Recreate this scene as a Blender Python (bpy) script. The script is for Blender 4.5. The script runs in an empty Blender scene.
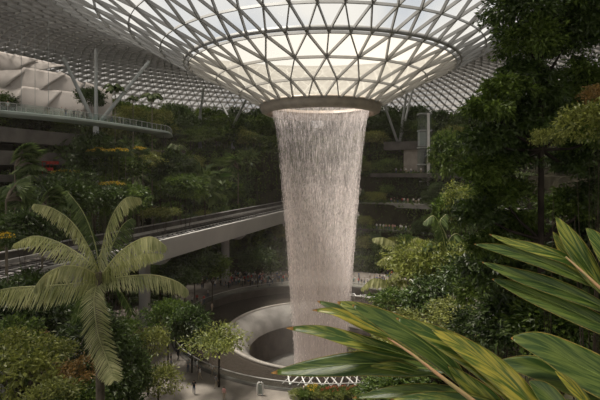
import bpy, bmesh, math, random
import numpy as np
from mathutils import Vector, Matrix

PI = math.pi
EYE = 28.5            # camera height above the pool water
F = 450.0             # focal length in pixels of the 600x400 frame
CX, CY = 3.65, 80.0    # centre of the waterfall

# ------------------------------------------------------------------ camera
cam_d = bpy.data.cameras.new('camera'); cam = bpy.data.objects.new('camera', cam_d)
bpy.context.scene.collection.objects.link(cam)
cam.location = (0, 0, EYE); cam.rotation_euler = (PI/2, 0, 0)
cam_d.sensor_width = 36; cam_d.lens = 27; cam_d.shift_y = -0.05
cam_d.clip_start = 0.05; cam_d.clip_end = 2000
sc = bpy.context.scene; sc.camera = cam
sc.view_settings.view_transform = 'Standard'; sc.view_settings.look = 'None'
sc.view_settings.exposure = 0.12; sc.view_settings.gamma = 1.0
sc.view_settings.use_curve_mapping = False
sc.cycles.max_bounces = 7; sc.cycles.diffuse_bounces = 4; sc.cycles.glossy_bounces = 3
sc.cycles.transmission_bounces = 4; sc.cycles.transparent_max_bounces = 24
sc.cycles.caustics_reflective = False; sc.cycles.caustics_refractive = False
sc.cycles.sample_clamp_indirect = 4
sc.cycles.volume_bounces = 1

# ------------------------------------------------------------------ sky
w = bpy.data.worlds.new('sky'); sc.world = w; w.use_nodes = True
nt = w.node_tree; nt.nodes.clear()
wo = nt.nodes.new('ShaderNodeOutputWorld'); bg = nt.nodes.new('ShaderNodeBackground')
tc = nt.nodes.new('ShaderNodeTexCoord'); ns = nt.nodes.new('ShaderNodeTexNoise')
ns.inputs['Scale'].default_value = 3.2; ns.inputs['Detail'].default_value = 5
rp = nt.nodes.new('ShaderNodeValToRGB')
rp.color_ramp.elements[0].position = 0.36; rp.color_ramp.elements[0].color = (0.60, 0.63, 0.68, 1)
rp.color_ramp.elements[1].position = 0.56; rp.color_ramp.elements[1].color = (0.92, 0.88, 0.82, 1)
nt.links.new(tc.outputs['Generated'], ns.inputs['Vector']); nt.links.new(ns.outputs['Fac'], rp.inputs['Fac'])
nt.links.new(rp.outputs['Color'], bg.inputs['Color']); nt.links.new(bg.outputs['Background'], wo.inputs['Surface'])
bg.inputs['Strength'].default_value = 1.05

# ------------------------------------------------------------------ sun
sl = bpy.data.lights.new('sun', 'SUN'); sl.energy = 9.0; sl.angle = math.radians(10); sl.color = (1.0, 0.94, 0.85)
so = bpy.data.objects.new('sun', sl); sc.collection.objects.link(so)
SUN_DIR = Vector((0.38, -0.18, -1.0))          # from high on the left, a little beyond the waterfall
so.rotation_euler = SUN_DIR.to_track_quat('-Z', 'Y').to_euler()
so.location = (-60, 90, 150)

# ------------------------------------------------------------------ helpers
def at(px, py, Y):
    return Vector(((px-300)/F*Y, Y, EYE-(py-170)/F*Y))
def topx(p):
    return 300+F*p[0]/p[1] if p[1] > 0.2 else 9999
rng = np.random.default_rng(7); random.seed(7)

def mat(name, col, rough=0.7, spec=0.3, var=0.25, scale=3.0, metal=0.0, bump=0.0, col2=None, coord='Object'):
    m = bpy.data.materials.new(name); m.use_nodes = True; t = m.node_tree; b = t.nodes['Principled BSDF']
    b.inputs['Roughness'].default_value = rough; b.inputs['Specular IOR Level'].default_value = spec
    b.inputs['Metallic'].default_value = metal
    c = t.nodes.new('ShaderNodeTexCoord'); n = t.nodes.new('ShaderNodeTexNoise'); r = t.nodes.new('ShaderNodeValToRGB')
    n.inputs['Scale'].default_value = scale; n.inputs['Detail'].default_value = 4
    a = tuple(x*(1-var) for x in col); z = col2 if col2 else tuple(min(1, x*(1+var)) for x in col)
    r.color_ramp.elements[0].position = 0.35; r.color_ramp.elements[1].position = 0.65
    r.color_ramp.elements[0].color = (*a, 1); r.color_ramp.elements[1].color = (*z, 1)
    t.links.new(c.outputs[coord], n.inputs['Vector']); t.links.new(n.outputs['Fac'], r.inputs['Fac'])
    t.links.new(r.outputs['Color'], b.inputs['Base Color'])
    if bump:
        bp = t.nodes.new('ShaderNodeBump'); bp.inputs['Strength'].default_value = bump
        t.links.new(n.outputs['Fac'], bp.inputs['Height']); t.links.new(bp.outputs['Normal'], b.inputs['Normal'])
    return m

def leaf_mat(name, c1, c2, trans=0.35, gloss=0.06, rough=0.45, noise=0.35):
    """leaf tissue: each leaf its own tone between c1 and c2, light passes through it"""
    m = bpy.data.materials.new(name); m.use_nodes = True; t = m.node_tree; t.nodes.clear()
    o = t.nodes.new('ShaderNodeOutputMaterial'); g = t.nodes.new('ShaderNodeNewGeometry')
    r = t.nodes.new('ShaderNodeValToRGB'); n = t.nodes.new('ShaderNodeTexNoise'); tcn = t.nodes.new('ShaderNodeTexCoord')
    n.inputs['Scale'].default_value = noise; n.inputs['Detail'].default_value = 2
    mx = t.nodes.new('ShaderNodeMath'); mx.operation = 'ADD'
    m2 = t.nodes.new('ShaderNodeMath'); m2.operation = 'MULTIPLY_ADD'; m2.inputs[1].default_value = 1.3; m2.inputs[2].default_value = -0.62
    t.links.new(tcn.outputs['Object'], n.inputs['Vector']); t.links.new(n.outputs['Fac'], m2.inputs[0])
    m3 = t.nodes.new('ShaderNodeMath'); m3.operation = 'MULTIPLY'; m3.inputs[1].default_value = 0.8
    t.links.new(g.outputs['Random Per Island'], m3.inputs[0])
    t.links.new(m3.outputs[0], mx.inputs[0]); t.links.new(m2.outputs[0], mx.inputs[1])
    t.links.new(mx.outputs[0], r.inputs['Fac'])
    r.color_ramp.elements[0].color = (*c1, 1); r.color_ramp.elements[1].color = (*c2, 1)
    d = t.nodes.new('ShaderNodeBsdfDiffuse'); tr = t.nodes.new('ShaderNodeBsdfTranslucent')
    gl = t.nodes.new('ShaderNodeBsdfGlossy'); gl.inputs['Roughness'].default_value = rough; gl.inputs['Color'].default_value = (.8, .8, .75, 1)
    s1 = t.nodes.new('ShaderNodeMixShader'); s2 = t.nodes.new('ShaderNodeMixShader')
    s1.inputs[0].default_value = trans; s2.inputs[0].default_value = gloss
    t.links.new(r.outputs['Color'], d.inputs['Color']); t.links.new(r.outputs['Color'], tr.inputs['Color'])
    t.links.new(d.outputs[0], s1.inputs[1]); t.links.new(tr.outputs[0], s1.inputs[2])
    t.links.new(s1.outputs[0], s2.inputs[1]); t.links.new(gl.outputs[0], s2.inputs[2]); t.links.new(s2.outputs[0], o.inputs['Surface'])
    return m

def glass_mat(name, tint, refl=0.06, haze=0.0, hazecol=(.6, .6, .6), milky=False):
    m = bpy.data.materials.new(name); m.use_nodes = True; t = m.node_tree; t.nodes.clear()
    o = t.nodes.new('ShaderNodeOutputMaterial'); a = t.nodes.new('ShaderNodeBsdfTransparent'); g = t.nodes.new('ShaderNodeBsdfGlossy')
    d = t.nodes.new('ShaderNodeBsdfTranslucent' if milky else 'ShaderNodeBsdfDiffuse'); d.inputs['Color'].default_value = (*hazecol, 1)
    # faint uneven film of dust
    n = t.nodes.new('ShaderNodeTexNoise'); n.inputs['Scale'].default_value = 0.4
    mu = t.nodes.new('ShaderNodeMath'); mu.operation = 'MULTIPLY'; mu.inputs[1].default_value = haze*2
    t.links.new(n.outputs['Fac'], mu.inputs[0])
    a.inputs['Color'].default_value = (*tint, 1); g.inputs['Roughness'].default_value = 0.05
    s = t.nodes.new('ShaderNodeMixShader'); s.inputs[0].default_value = refl
    s2 = t.nodes.new('ShaderNodeMixShader')
    t.links.new(a.outputs[0], s.inputs[1]); t.links.new(g.outputs[0], s.inputs[2])
    t.links.new(mu.outputs[0], s2.inputs[0]); t.links.new(s.outputs[0], s2.inputs[1]); t.links.new(d.outputs[0], s2.inputs[2])
    t.links.new(s2.outputs[0], o.inputs['Surface'])
    return m

M = dict(
    steel=mat('painted_steel', (.31, .30, .285), .45, .4, .12, .5),
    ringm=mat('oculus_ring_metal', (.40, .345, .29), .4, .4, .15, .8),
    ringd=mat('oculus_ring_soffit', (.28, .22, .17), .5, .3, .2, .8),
    strut=mat('strut_steel', (.34, .35, .34), .45, .4, .1, .5),
    bridge=mat('bridge_steel', (.36, .40, .37), .5, .3, .12, .3),
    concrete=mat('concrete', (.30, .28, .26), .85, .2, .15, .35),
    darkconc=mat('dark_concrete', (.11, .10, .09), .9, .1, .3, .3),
    greyconc=mat('grey_concrete', (.15, .135, .12), .9, .1, .25, .3),  # concrete in a darker tone, for the left slabs
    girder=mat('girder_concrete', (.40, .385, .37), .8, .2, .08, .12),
    deck=mat('track_bed', (.035, .032, .03), .8, .2, .4, 1.5),
    rail=mat('rail_metal', (.45, .43, .41), .5, .4, .15, .8),
    paving=mat('plaza_paving', (.20, .175, .15), .8, .2, .18, .5),
    soil=mat('soil', (.035, .032, .02), .95, .05, .5, .25),
    moss=mat('mossy_ground', (.05, .055, .025), .95, .05, .5, .4, col2=(.09, .085, .04)),
    bark=mat('bark', (.075, .058, .042), .9, .1, .4, 2.0, bump=.3),
    darkbark=mat('dark_bark', (.03, .024, .018), .9, .1, .4, 2.0, bump=.3),
    palmbark=mat('palm_bark', (.16, .135, .10), .9, .1, .3, 4.0, bump=.3),
    sail=mat('sail_fabric', (.62, .57, .53), .9, .1, .08, .15),
    rock=mat('rock', (.19, .165, .14), .9, .1, .4, .9, bump=.5),
    white=mat('white_paint', (.78, .76, .74), .5, .4, .05, 1),
    red=mat('red_cloth', (.35, .035, .025), .8, .2, .3, 2),
    wallw=mat('pale_wall', (.36, .31, .27), .8, .2, .15, .4),
    skin=mat('skin', (.50, .30, .21), .6, .3, .08, 3),
    hair=mat('dark_hair', (.02, .016, .013), .5, .4, .2, 8),
    shoe=mat('shoe_leather', (.04, .035, .03), .5, .4, .2, 8),
    stem=mat('ginger_stem', (.58, .46, .20), .5, .3, .2, 20, col2=(.66, .36, .19)),
    L_dark=leaf_mat('dark_leaves', (.012, .028, .005), (.095, .150, .026), .30, .05),
    L_mid=leaf_mat('green_leaves', (.024, .052, .008), (.17, .24, .040), .35, .03),
    L_light=leaf_mat('light_green_leaves', (.075, .10, .018), (.36, .38, .085), .40, .04),
    L_olive=leaf_mat('olive_leaves', (.06, .075, .014), (.32, .33, .08), .35, .03),
    L_orange=leaf_mat('orange_tipped_leaves', (.10, .075, .02), (.38, .22, .07), .40, .03),
    L_red=leaf_mat('red_leaves', (.08, .03, .015), (.30, .09, .05), .40, .04),
    L_yellow=leaf_mat('yellow_petals', (.50, .33, .02), (.80, .55, .04), .30, .02),
    L_redfl=leaf_mat('red_petals', (.35, .02, .02), (.65, .07, .05), .30, .02),
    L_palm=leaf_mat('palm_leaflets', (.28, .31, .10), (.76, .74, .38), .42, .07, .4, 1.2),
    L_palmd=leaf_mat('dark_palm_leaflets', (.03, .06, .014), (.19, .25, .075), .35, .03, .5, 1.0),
    glass=glass_mat('roof_glass', (.88, .89, .88), .04, .015, (.8,.76,.70), True),
    milky=glass_mat('milky_roof_glass', (.86, .84, .79), .04, .5, (.50,.47,.41), True),
    frit=glass_mat('fritted_roof_glass', (.42, .41, .40), .04, .03, (.45,.43,.41), True),
    rglass=glass_mat('railing_glass', (.86, .92, .90), .06, .04),
)
shirts = [mat('cloth_'+n, c, .85, .1, .1, 5) for n, c in dict(white=(.72, .70, .68), black=(.02, .02, .022), red=(.50, .05, .05),
          grey=(.25, .25, .26), blue=(.08, .13, .28), pink=(.60, .32, .30), beige=(.50, .42, .32), teal=(.06, .22, .22)).items()]
shirt_names = ['white', 'black', 'red', 'grey', 'blue', 'pink', 'beige', 'teal']
pants = [mat('trousers_'+n, c, .85, .1, .1, 5) for n, c in dict(black=(.02, .02, .022), denim=(.07, .10, .17), beige=(.35, .29, .22)).items()]
pant_names = ['black', 'denim', 'beige']

COL = sc.collection
class Bag:
    def __init__(s): s.v = []; s.f = []; s.m = []; s.n = 0; s.uv = []; s.hasuv = False
    def add(s, V, Fc, mi=0, uv=None):
        V = np.asarray(V, float).reshape(-1, 3); Fc = np.asarray(Fc, int)
        s.v.append(V); s.f.append(Fc+s.n); s.m.append(np.full(len(Fc), mi, int)); s.n += len(V)
        if uv is not None: s.hasuv = True
        s.uv.append(np.zeros((len(V), 2)) if uv is None else np.asarray(uv, float))
    def mesh(s, name, mats, smooth=False):
        me = bpy.data.meshes.new(name)
        V = np.concatenate(s.v); me.vertices.add(len(V)); me.vertices.foreach_set('co', V.astype(np.float32).ravel())
        loops = np.concatenate([f.ravel() for f in s.f]); tot = np.concatenate([np.full(len(f), f.shape[1]) for f in s.f])
        me.loops.add(len(loops)); me.loops.foreach_set('vertex_index', loops.astype(np.int32))
        st = np.concatenate([[0], np.cumsum(tot)[:-1]])
        me.polygons.add(len(tot)); me.polygons.foreach_set('loop_start', st.astype(np.int32)); me.polygons.foreach_set('loop_total', tot.astype(np.int32))
        me.polygons.foreach_set('material_index', np.concatenate(s.m).astype(np.int32))
        me.polygons.foreach_set('use_smooth', np.full(len(tot), smooth))
        if s.hasuv:
            u = me.uv_layers.new(name='UVMap'); UV = np.concatenate(s.uv)[loops]; u.data.foreach_set('uv', UV.astype(np.float32).ravel())
        for m in (mats if isinstance(mats, (list, tuple)) else [mats]): me.materials.append(m)
        me.update(calc_edges=True); me.validate(); return me
    # shapes
    def box(s, c, sz, rz=0, mi=0):
        x, y, z = [q/2 for q in sz]; V = np.array([[a, b, d] for d in (-z, z) for b in (-y, y) for a in (-x, x)])
        co, si = math.cos(rz), math.sin(rz); V = np.stack([V[:, 0]*co-V[:, 1]*si, V[:, 0]*si+V[:, 1]*co, V[:, 2]], 1)+np.array(c)
        s.add(V, [[0, 2, 3, 1], [4, 5, 7, 6], [0, 1, 5, 4], [2, 6, 7, 3], [0, 4, 6, 2], [1, 3, 7, 5]], mi)
    def tube(s, pts, rad, seg=8, mi=0, cap=True):
        pts = [Vector(p) for p in pts]; n = len(pts)
        rad = [rad]*n if isinstance(rad, (int, float)) else rad
        V = []; up = None
        for i, p in enumerate(pts):
            d = (pts[min(i+1, n-1)]-pts[max(i-1, 0)]).normalized()
            if up is None: up = Vector((0, 0, 1)) if abs(d.z) < .9 else Vector((0, 1, 0))
            a = d.cross(up).normalized(); b = a.cross(d).normalized(); up = b
            for k in range(seg):
                t = 2*PI*k/seg; q = p+(a*math.cos(t)+b*math.sin(t))*rad[i]; V.append(q[:])
        Fc = [[i*seg+k, i*seg+(k+1) % seg, (i+1)*seg+(k+1) % seg, (i+1)*seg+k] for i in range(n-1) for k in range(seg)]
        s.add(V, Fc, mi)
        if cap:
            for i, rev in ((0, 1), (n-1, 0)):
                s.add(V[i*seg:(i+1)*seg], [list(range(seg))[::-1] if rev else list(range(seg))], mi)
    def lathe(s, prof, seg=96, c=(0, 0), a0=0, a1=2*PI, mi=0):
        full = abs(a1-a0-2*PI) < 1e-6; n = seg if full else seg+1
        A = np.linspace(a0, a1, seg+1)[:n]; P = np.array(prof, float); k = len(P)
        V = np.stack([c[0]+np.outer(np.sin(A), P[:, 0]), c[1]+np.outer(np.cos(A), P[:, 0]), np.tile(P[:, 1], (n, 1))], 2).reshape(-1, 3)
        Fc = [[i*k+j, i*k+j+1, ((i+1) % n)*k+j+1, ((i+1) % n)*k+j] for i in range(seg) for j in range(k-1)]
        s.add(V, Fc, mi)

def obj(name, me, parent=None, loc=None, **pr):
    o = bpy.data.objects.new(name, me); COL.objects.link(o)
    if parent: o.parent = parent
    if loc is not None: o.location = loc
    for k, v in pr.items(): o[k] = v
    return o
def empty(name, loc, label, cat, group=None, rz=0, sc_=1):
    o = bpy.data.objects.new(name, None); COL.objects.link(o); o.location = loc; o.rotation_euler.z = rz
    o.scale = (sc_, sc_, sc_) if isinstance(sc_, (int, float)) else sc_
    o.empty_display_size = .2
    o['label'] = label; o['category'] = cat
    if group: o['group'] = group
    return o
def tag(o, label, cat, group=None, kind=None):
    o['label'] = label; o['category'] = cat
    if group: o['group'] = group
    if kind: o['kind'] = kind
    return o
ORD = ['', 'second ', 'third ', 'fourth ', 'fifth ', 'sixth ', 'seventh ', 'eighth ', 'ninth ', 'tenth ', 'eleventh ', 'twelfth ', 'thirteenth ',
       'fourteenth ', 'fifteenth ', 'sixteenth ', 'seventeenth ', 'eighteenth ', 'nineteenth ', 'twentieth ']
def ordinal(i):
    if i == 0: return 'leftmost'
    if i < 20: return ORD[i]+'from the left'
    n = i+1; tens = {2: 'twenty', 3: 'thirty', 4: 'forty', 5: 'fifty', 6: 'sixty', 7: 'seventy', 8: 'eighty'}[n//10]
    u = ['', 'first', 'second', 'third', 'fourth', 'fifth', 'sixth', 'seventh', 'eighth', 'ninth'][n % 10]
    return (tens+'-'+u if u else tens[:-1]+'ieth')+' from the left'
def number_labels(objs, tail, of=None):
    """objs: list of (object, short look); sorted by where they stand from left to right"""
    by = {}
    for o, look in objs: by.setdefault(look, []).append(o)
    for look, L in by.items():
        L.sort(key=lambda o: topx(o.location))
        for i, o in enumerate(L):
            o['label'] = (look+' '+tail) if len(L) == 1 else f'{look} {tail}, {ordinal(i)}'

# ================================================================== STRUCTURE
def smooth(a, b, x):
    t = min(1, max(0, (x-a)/(b-a))); return t*t*(3-2*t)
TERR = [(0, 1.5), (8, 5.5), (15, 11.5), (22, 18.5), (29, 27), (36, 34.5)]
def by_track(x, y, m=0.0):      # inside the strip of land the train viaduct passes over
    a = math.atan2(.325, .946); px_, py_ = x+31.4, y-47
    u = px_*math.cos(a)-py_*math.sin(a); q = px_*math.sin(a)+py_*math.cos(a)
    return -13.5-m < u < 1.5+m and -25 < q < 119
def ground(x, y):
    z = ground0(x, y)
    return min(z, 12.0) if by_track(x, y) else z
def ground0(x, y):
    dx, dy = x-CX, y-CY; r = math.hypot(dx, dy)
    az = math.degrees(math.atan2(dx, dy))          # 0 = beyond the waterfall, 180 = towards the camera
    near = smooth(78, 128, abs(az))
    # far side: stepped terraces
    zf = 1.5; R0 = 42
    for k in range(1, 6):
        zf += (TERR[k][1]-TERR[k-1][1])*smooth(-.35, .35, r-(R0+TERR[k][0]-8+1.5*math.sin(az*.09+k)))
    # camera side: one planted slope
    if az > 0:       # right
        zn = 1.5+9.5*smooth(26, 37, r)+0.30*max(0, r-37)
    else:
        zn = 1.5+.54*max(0, r-42)
    if az > 0:
        bl = smooth(150, 172, az); zl = 1.5+.54*max(0, r-42); zn = zn*(1-bl)+max(zl, 1.5+9.5*smooth(26, 37, r)*(1-bl))*bl
    wob = .35*math.sin(x*.31+1)*math.sin(y*.27)*smooth(28, 45, r)
    zn += wob
    z = zf*(1-near)+zn*near
    if near > .5:
        # nothing on the camera side rises into the line of sight; a ledge under the viewer
        d = math.hypot(x, y)
        z = min(z, 28.5-.60*max(d, 0)-1.2) if z > 3 and az <= 150 and az < 0 else min(z, max(1.5, EYE-1.7-.54*d)) if az < 0 or az > 168 else min(z, EYE-1.7-.30*d if d < 30 else z)
        if y > -12 and d < 3.2: z = EYE-1.65
    return max(z, 1.5)

bm_ = Bag()
rad = np.concatenate([np.arange(25, 41, 1.6), np.arange(41, 82, .5), np.arange(82, 118, 3)]); na = 300
V = []; 
for i in range(na):
    a = 2*PI*i/na
    for r in rad:
        x, y = CX+r*math.sin(a), CY+r*math.cos(a); V.append((x, y, ground(x, y)))
k = len(rad)
Fc = [[i*k+j, i*k+j+1, ((i+1) % na)*k+j+1, ((i+1) % na)*k+j] for i in range(na) for j in range(k-1)]
bm_.add(V, Fc)
gme = bm_.mesh('ground', [M['soil'], M['paving']])
Vn = np.array(V)
for p in gme.polygons:
    c = p.center
    if math.hypot(c.x-CX, c.y-CY) < 43 and c.z < 1.75: p.material_index = 1
obj('ground', gme, kind='structure')

# dome: torus shaped grid shell that dips to the round opening
PR = np.array([10, 14.2, 18.2, 22.7, 27.1, 31.8, 36.6, 42, 50, 58, 66, 74, 82, 90, 97, 104, 110, 115.])
PH = np.array([11.4, 13.6, 15.8, 17.8, 20, 22.6, 25, 27.3, 30, 31.8, 32.6, 32.4, 31, 28.3, 24.5, 19, 12.5, 4.5])
def hz(r):
    # smooth interpolation of the profile (cubic Hermite)
    i = min(len(PR)-2, max(0, int(np.searchsorted(PR, r)-1))); t = (r-PR[i])/(PR[i+1]-PR[i])
    def sl(j):
        j0, j1 = max(0, j-1), min(len(PR)-1, j+1); return (PH[j1]-PH[j0])/(PR[j1]-PR[j0])
    h = PR[i+1]-PR[i]
    return ((2*t**3-3*t*t+1)*PH[i]+(t**3-2*t*t+t)*h*sl(i)+(-2*t**3+3*t*t)*PH[i+1]+(t**3-t*t)*h*sl(i+1))+EYE
rings = [(10, 26), (14.2, 26), (18.2, 26), (22.7, 52), (27.1, 52), (31.8, 52), (36.6, 52), (41.2, 104), (45, 104), (48.6, 104), (52.2, 104), (55.8, 104), (59.4, 104)]
r = 62.4
while r < 115: rings.append((r, 208)); r += 2.7 if r < 95 else 2.0
rings[-1] = (115, 208)
nodes = []; nrm = []
off = 0.0
rowpos = []
for k, (r, n) in enumerate(rings):
    a = (np.arange(n)+(k % 2)*.5)*2*PI/n if k < 3 else None
    rowpos.append([r, n])
# angular offset of each ring so neighbours interlock
offs = [0.0]
for k in range(1, len(rings)):
    n0, n1 = rings[k-1][1], rings[k][1]
    if n1 == n0: offs.append((offs[-1]+PI/n0) % (2*PI/n0))
    else: offs.append(offs[-1] % (2*PI/n1))
def node(k, i, inset=0.0):
    r, n = rings[k]; a = offs[k]+2*PI*i/n
    z = hz(r); dz = (hz(r+.3)-hz(max(10, r-.3)))/(.6 if r > 10.3 else .3)
    nn = np.array([-dz*math.sin(a), -dz*math.cos(a), 1.0]); nn /= np.linalg.norm(nn)
    return np.array([CX+r*math.sin(a), CY+r*math.cos(a), z]), nn
P = []; Nn = []; base = []
for k, (r, n) in enumerate(rings):
    base.append(len(P))
    for i in range(n):
        p, q = node(k, i); P.append(p); Nn.append(q)
P = np.array(P); Nn = np.array(Nn)
E_r, E_d, tris = [], [], []
for k, (r, n) in enumerate(rings):
    for i in range(n): E_r.append((base[k]+i, base[k]+(i+1) % n, k))
    if k == 0: continue
    r0, n0 = rings[k-1]
    if n == n0:
        for i in range(n):
            # neighbours of outer node i in the inner ring
            d = (offs[k]-offs[k-1])/(2*PI/n); j = int(math.floor(i+d+1e-6)); A, B = base[k-1]+j % n, base[k-1]+(j+1) % n
            E_d += [(base[k]+i, A, k), (base[k]+i, B, k)]
            tris += [(base[k]+i, A, B), (base[k]+i, base[k]+(i+1) % n, B)]
    else:
        m0 = int(round((offs[k-1]-offs[k])/(2*PI/n)))
        for j in range(n0):
            A = base[k-1]+j; B = base[k-1]+(j+1) % n0; c0 = (m0+2*j) % n
            o0, o1, o2 = base[k]+(c0-1) % n, base[k]+c0, base[k]+(c0+1) % n
            E_d += [(A, o0, k), (A, o1, k), (A, o2, k)]
            tris += [(A, o0, o1), (A, o1, o2), (A, B, o2)]
def beams(E, wfun, dfun, up=0.05):
    E = np.array(E); a, b = P[E[:, 0]], P[E[:, 1]]; na_, nb = Nn[E[:, 0]], Nn[E[:, 1]]
    d = b-a; d /= np.linalg.norm(d, axis=1, keepdims=True)
    W = np.array([wfun(rings[k][0]) for k in E[:, 2]])[:, None]/2; D = np.array([dfun(rings[k][0]) for k in E[:, 2]])[:, None]
    out = []
    for p, n_ in ((a, na_), (b, nb)):
        s_ = np.cross(d, n_); s_ /= np.linalg.norm(s_, axis=1, keepdims=True)
        out += [p+s_*W-n_*up, p-s_*W-n_*up, p-s_*W*.8-n_*(D+up), p+s_*W*.8-n_*(D+up)]
    V = np.stack(out, 1).reshape(-1, 3); n = len(E)
    q = np.array([[0, 1, 5, 4], [1, 2, 6, 5], [2, 3, 7, 6], [3, 0, 4, 7]])
    return V, (q[None]+8*np.arange(n)[:, None, None]).reshape(-1, 4)
lat = Bag()
wf = lambda r: .21 if r < 30 else .20 if r < 60 else .16
df = lambda r: .46 if r < 46 else .85
lat.add(*beams(E_d, wf, df))
lat.add(*beams(E_r, lambda r: .15 if r < 60 else .14, df))
# second hoop beside the fourth ring
dbl = Bag(); dbl.lathe([(23.45, hz(23.45)-.08), (23.7, hz(23.7)-.08), (23.62, hz(23.6)-.6), (23.5, hz(23.5)-.6), (23.45, hz(23.45)-.08)], 156, (CX, CY))
ceil = obj('ceiling', lat.mesh('ceiling_lattice', M['steel']), kind='structure')
obj('hoop_beam', dbl.mesh('hoop_beam', M['steel'], True), ceil)
tr_ = np.array(tris); rc = np.hypot(P[tr_][:, :, 0].mean(1)-CX, P[tr_][:, :, 1].mean(1)-CY)
gl = Bag(); gl.add(P, tr_[rc < 22]); obj('glass_panels', gl.mesh('ceiling_milky_glass', M['milky']), ceil, label='milky cream glass panes around the opening')
gl = Bag(); gl.add(P, tr_[(rc < 46) & (rc >= 22)]); obj('glass_panels', gl.mesh('ceiling_glass', M['glass']), ceil, label='clear triangular glass panes')
gl = Bag(); gl.add(P, tr_[rc >= 46]); obj('glass_panels', gl.mesh('ceiling_fritted_glass', M['frit']), ceil, label='grey fritted glass panes')

# opening ring
rg = Bag()
rg.lathe([(10.4, EYE+11.75), (10.8, EYE+11.5), (10.8, EYE+11.35), (10.62, EYE+11.3), (10.62, EYE+10.6), (10.4, EYE+10.1), (9.9, EYE+9.85), (9.6, EYE+9.8)], 128, (CX, CY))
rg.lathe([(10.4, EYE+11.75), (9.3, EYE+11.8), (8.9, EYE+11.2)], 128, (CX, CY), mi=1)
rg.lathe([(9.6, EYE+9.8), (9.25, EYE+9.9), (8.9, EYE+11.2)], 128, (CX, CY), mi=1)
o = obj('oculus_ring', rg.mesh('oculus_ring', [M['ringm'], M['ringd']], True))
tag(o, 'round bronze coloured metal ring framing the roof opening above the waterfall', 'roof ring')
o = obj('ring_groove', None, o) if False else o

# ------------------------------------------------------------------ pool
pm = bpy.data.materials.new('dark_pool_water'); pm.use_nodes = True; b = pm.node_tree.nodes['Principled BSDF']
b.inputs['Base Color'].default_value = (.035, .028, .022, 1); b.inputs['Roughness'].default_value = .22; b.inputs['Specular IOR Level'].default_value = .35
n = pm.node_tree.nodes.new('ShaderNodeTexNoise'); n.inputs['Scale'].default_value = 1.6; n.inputs['Detail'].default_value = 5
tcn = pm.node_tree.nodes.new('ShaderNodeTexCoord'); bp = pm.node_tree.nodes.new('ShaderNodeBump'); bp.inputs['Strength'].default_value = .45; bp.inputs['Distance'].default_value = .25
pm.node_tree.links.new(tcn.outputs['Object'], n.inputs['Vector']); pm.node_tree.links.new(n.outputs['Fac'], bp.inputs['Height']); pm.node_tree.links.new(bp.outputs['Normal'], b.inputs['Normal'])
M['pool'] = pm
M['sheet'] = mat('sheet_of_running_water', (.24, .22, .20), .35, .5, .3, .35, bump=.2)
M['well'] = mat('dark_well_wall', (.07, .058, .048), .4, .4, .35, .5)
M['wellfloor'] = mat('well_ledge', (.11, .10, .09), .5, .3, .2, .3)
M['kerb'] = mat('pool_kerb_stone', (.27, .24, .21), .6, .3, .15, .6)
pl = Bag(); pl.lathe([(16.9, .02), (19, .0), (22, 0), (25.02, 0)], 160, (CX, CY)); pl.lathe([(25.02, 0), (25.02, 1.55)], 160, (CX, CY), mi=1)
root = empty('pool', (CX, CY, 0), 'large round dark pool that the waterfall drops into', 'pool')
def sub(name, bag, m, parent, smooth_=True, **kw):
    me = bag.mesh(name, m, smooth_); o = obj(name, me, parent, **kw)
    lv = Vector(parent.location)
    if parent.type == 'EMPTY':
        for v in me.vertices: v.co -= lv
    return o
sub('water_surface', pl, [M['pool'], M['well']], root)
kb = Bag(); kb.lathe([(16.9, 0), (16.95, .28), (16.6, .34), (16.35, .3), (16.3, .1)], 160, (CX, CY)); sub('kerb', kb, M['kerb'], root)
sh = Bag(); sh.lathe([(16.3, .1), (15.6, -.15), (14.6, -.75), (13.6, -1.6), (12.9, -2.6), (12.6, -3.2)], 160, (CX, CY)); sub('water_sheet', sh, M['sheet'], root)
wl = Bag(); wl.lathe([(12.6, -3.2), (12.1, -6), (11.8, -8.2)], 160, (CX, CY)); sub('well_wall', wl, M['well'], root)
wf_ = Bag(); wf_.lathe([(11.8, -8.2), (9.5, -8.3), (7.5, -9.5), (5, -12.5), (.01, -13)], 120, (CX, CY)); sub('well_floor', wf_, M['wellfloor'], root)
# kerb stone of the plaza and railing
rl = empty('pool_railing', (CX, CY, 1.5), 'curved glass railing with a thin metal handrail around the outer edge of the pool', 'railing')
g_ = Bag(); g_.lathe([(25.35, 1.55), (25.35, 2.5)], 160, (CX, CY)); sub('glass_panel', g_, M['rglass'], rl)
h_ = Bag(); h_.lathe([(25.30, 2.5), (25.40, 2.5), (25.42, 2.58), (25.28, 2.58), (25.30, 2.5)], 200, (CX, CY)); sub('handrail', h_, M['rail'], rl)
k_ = Bag(); k_.lathe([(25.0, 1.5), (25.0, 1.62), (25.7, 1.62), (25.7, 1.45)], 160, (CX, CY)); sub('kerb', k_, M['darkconc'], rl)

# ------------------------------------------------------------------ waterfall
wm = bpy.data.materials.new('falling_water'); wm.use_nodes = True; t = wm.node_tree; t.nodes.clear()
o_ = t.nodes.new('ShaderNodeOutputMaterial'); d = t.nodes.new('ShaderNodeBsdfDiffuse'); tr = t.nodes.new('ShaderNodeBsdfTranslucent'); s_ = t.nodes.new('ShaderNodeMixShader')
for q in (d, tr): q.inputs['Color'].default_value = (.97, .88, .85, 1)
s_.inputs[0].default_value = .5
t.links.new(d.outputs[0], s_.inputs[1]); t.links.new(tr.outputs[0], s_.inputs[2]); t.links.new(s_.outputs[0], o_.inputs[0]); M['water'] = wm
vm = bpy.data.materials.new('water_veil'); vm.use_nodes = True; t = vm.node_tree; t.nodes.clear()
o_ = t.nodes.new('ShaderNodeOutputMaterial'); d = t.nodes.new('ShaderNodeBsdfDiffuse'); tr = t.nodes.new('ShaderNodeBsdfTranslucent'); s_ = t.nodes.new('ShaderNodeMixShader')
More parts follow.
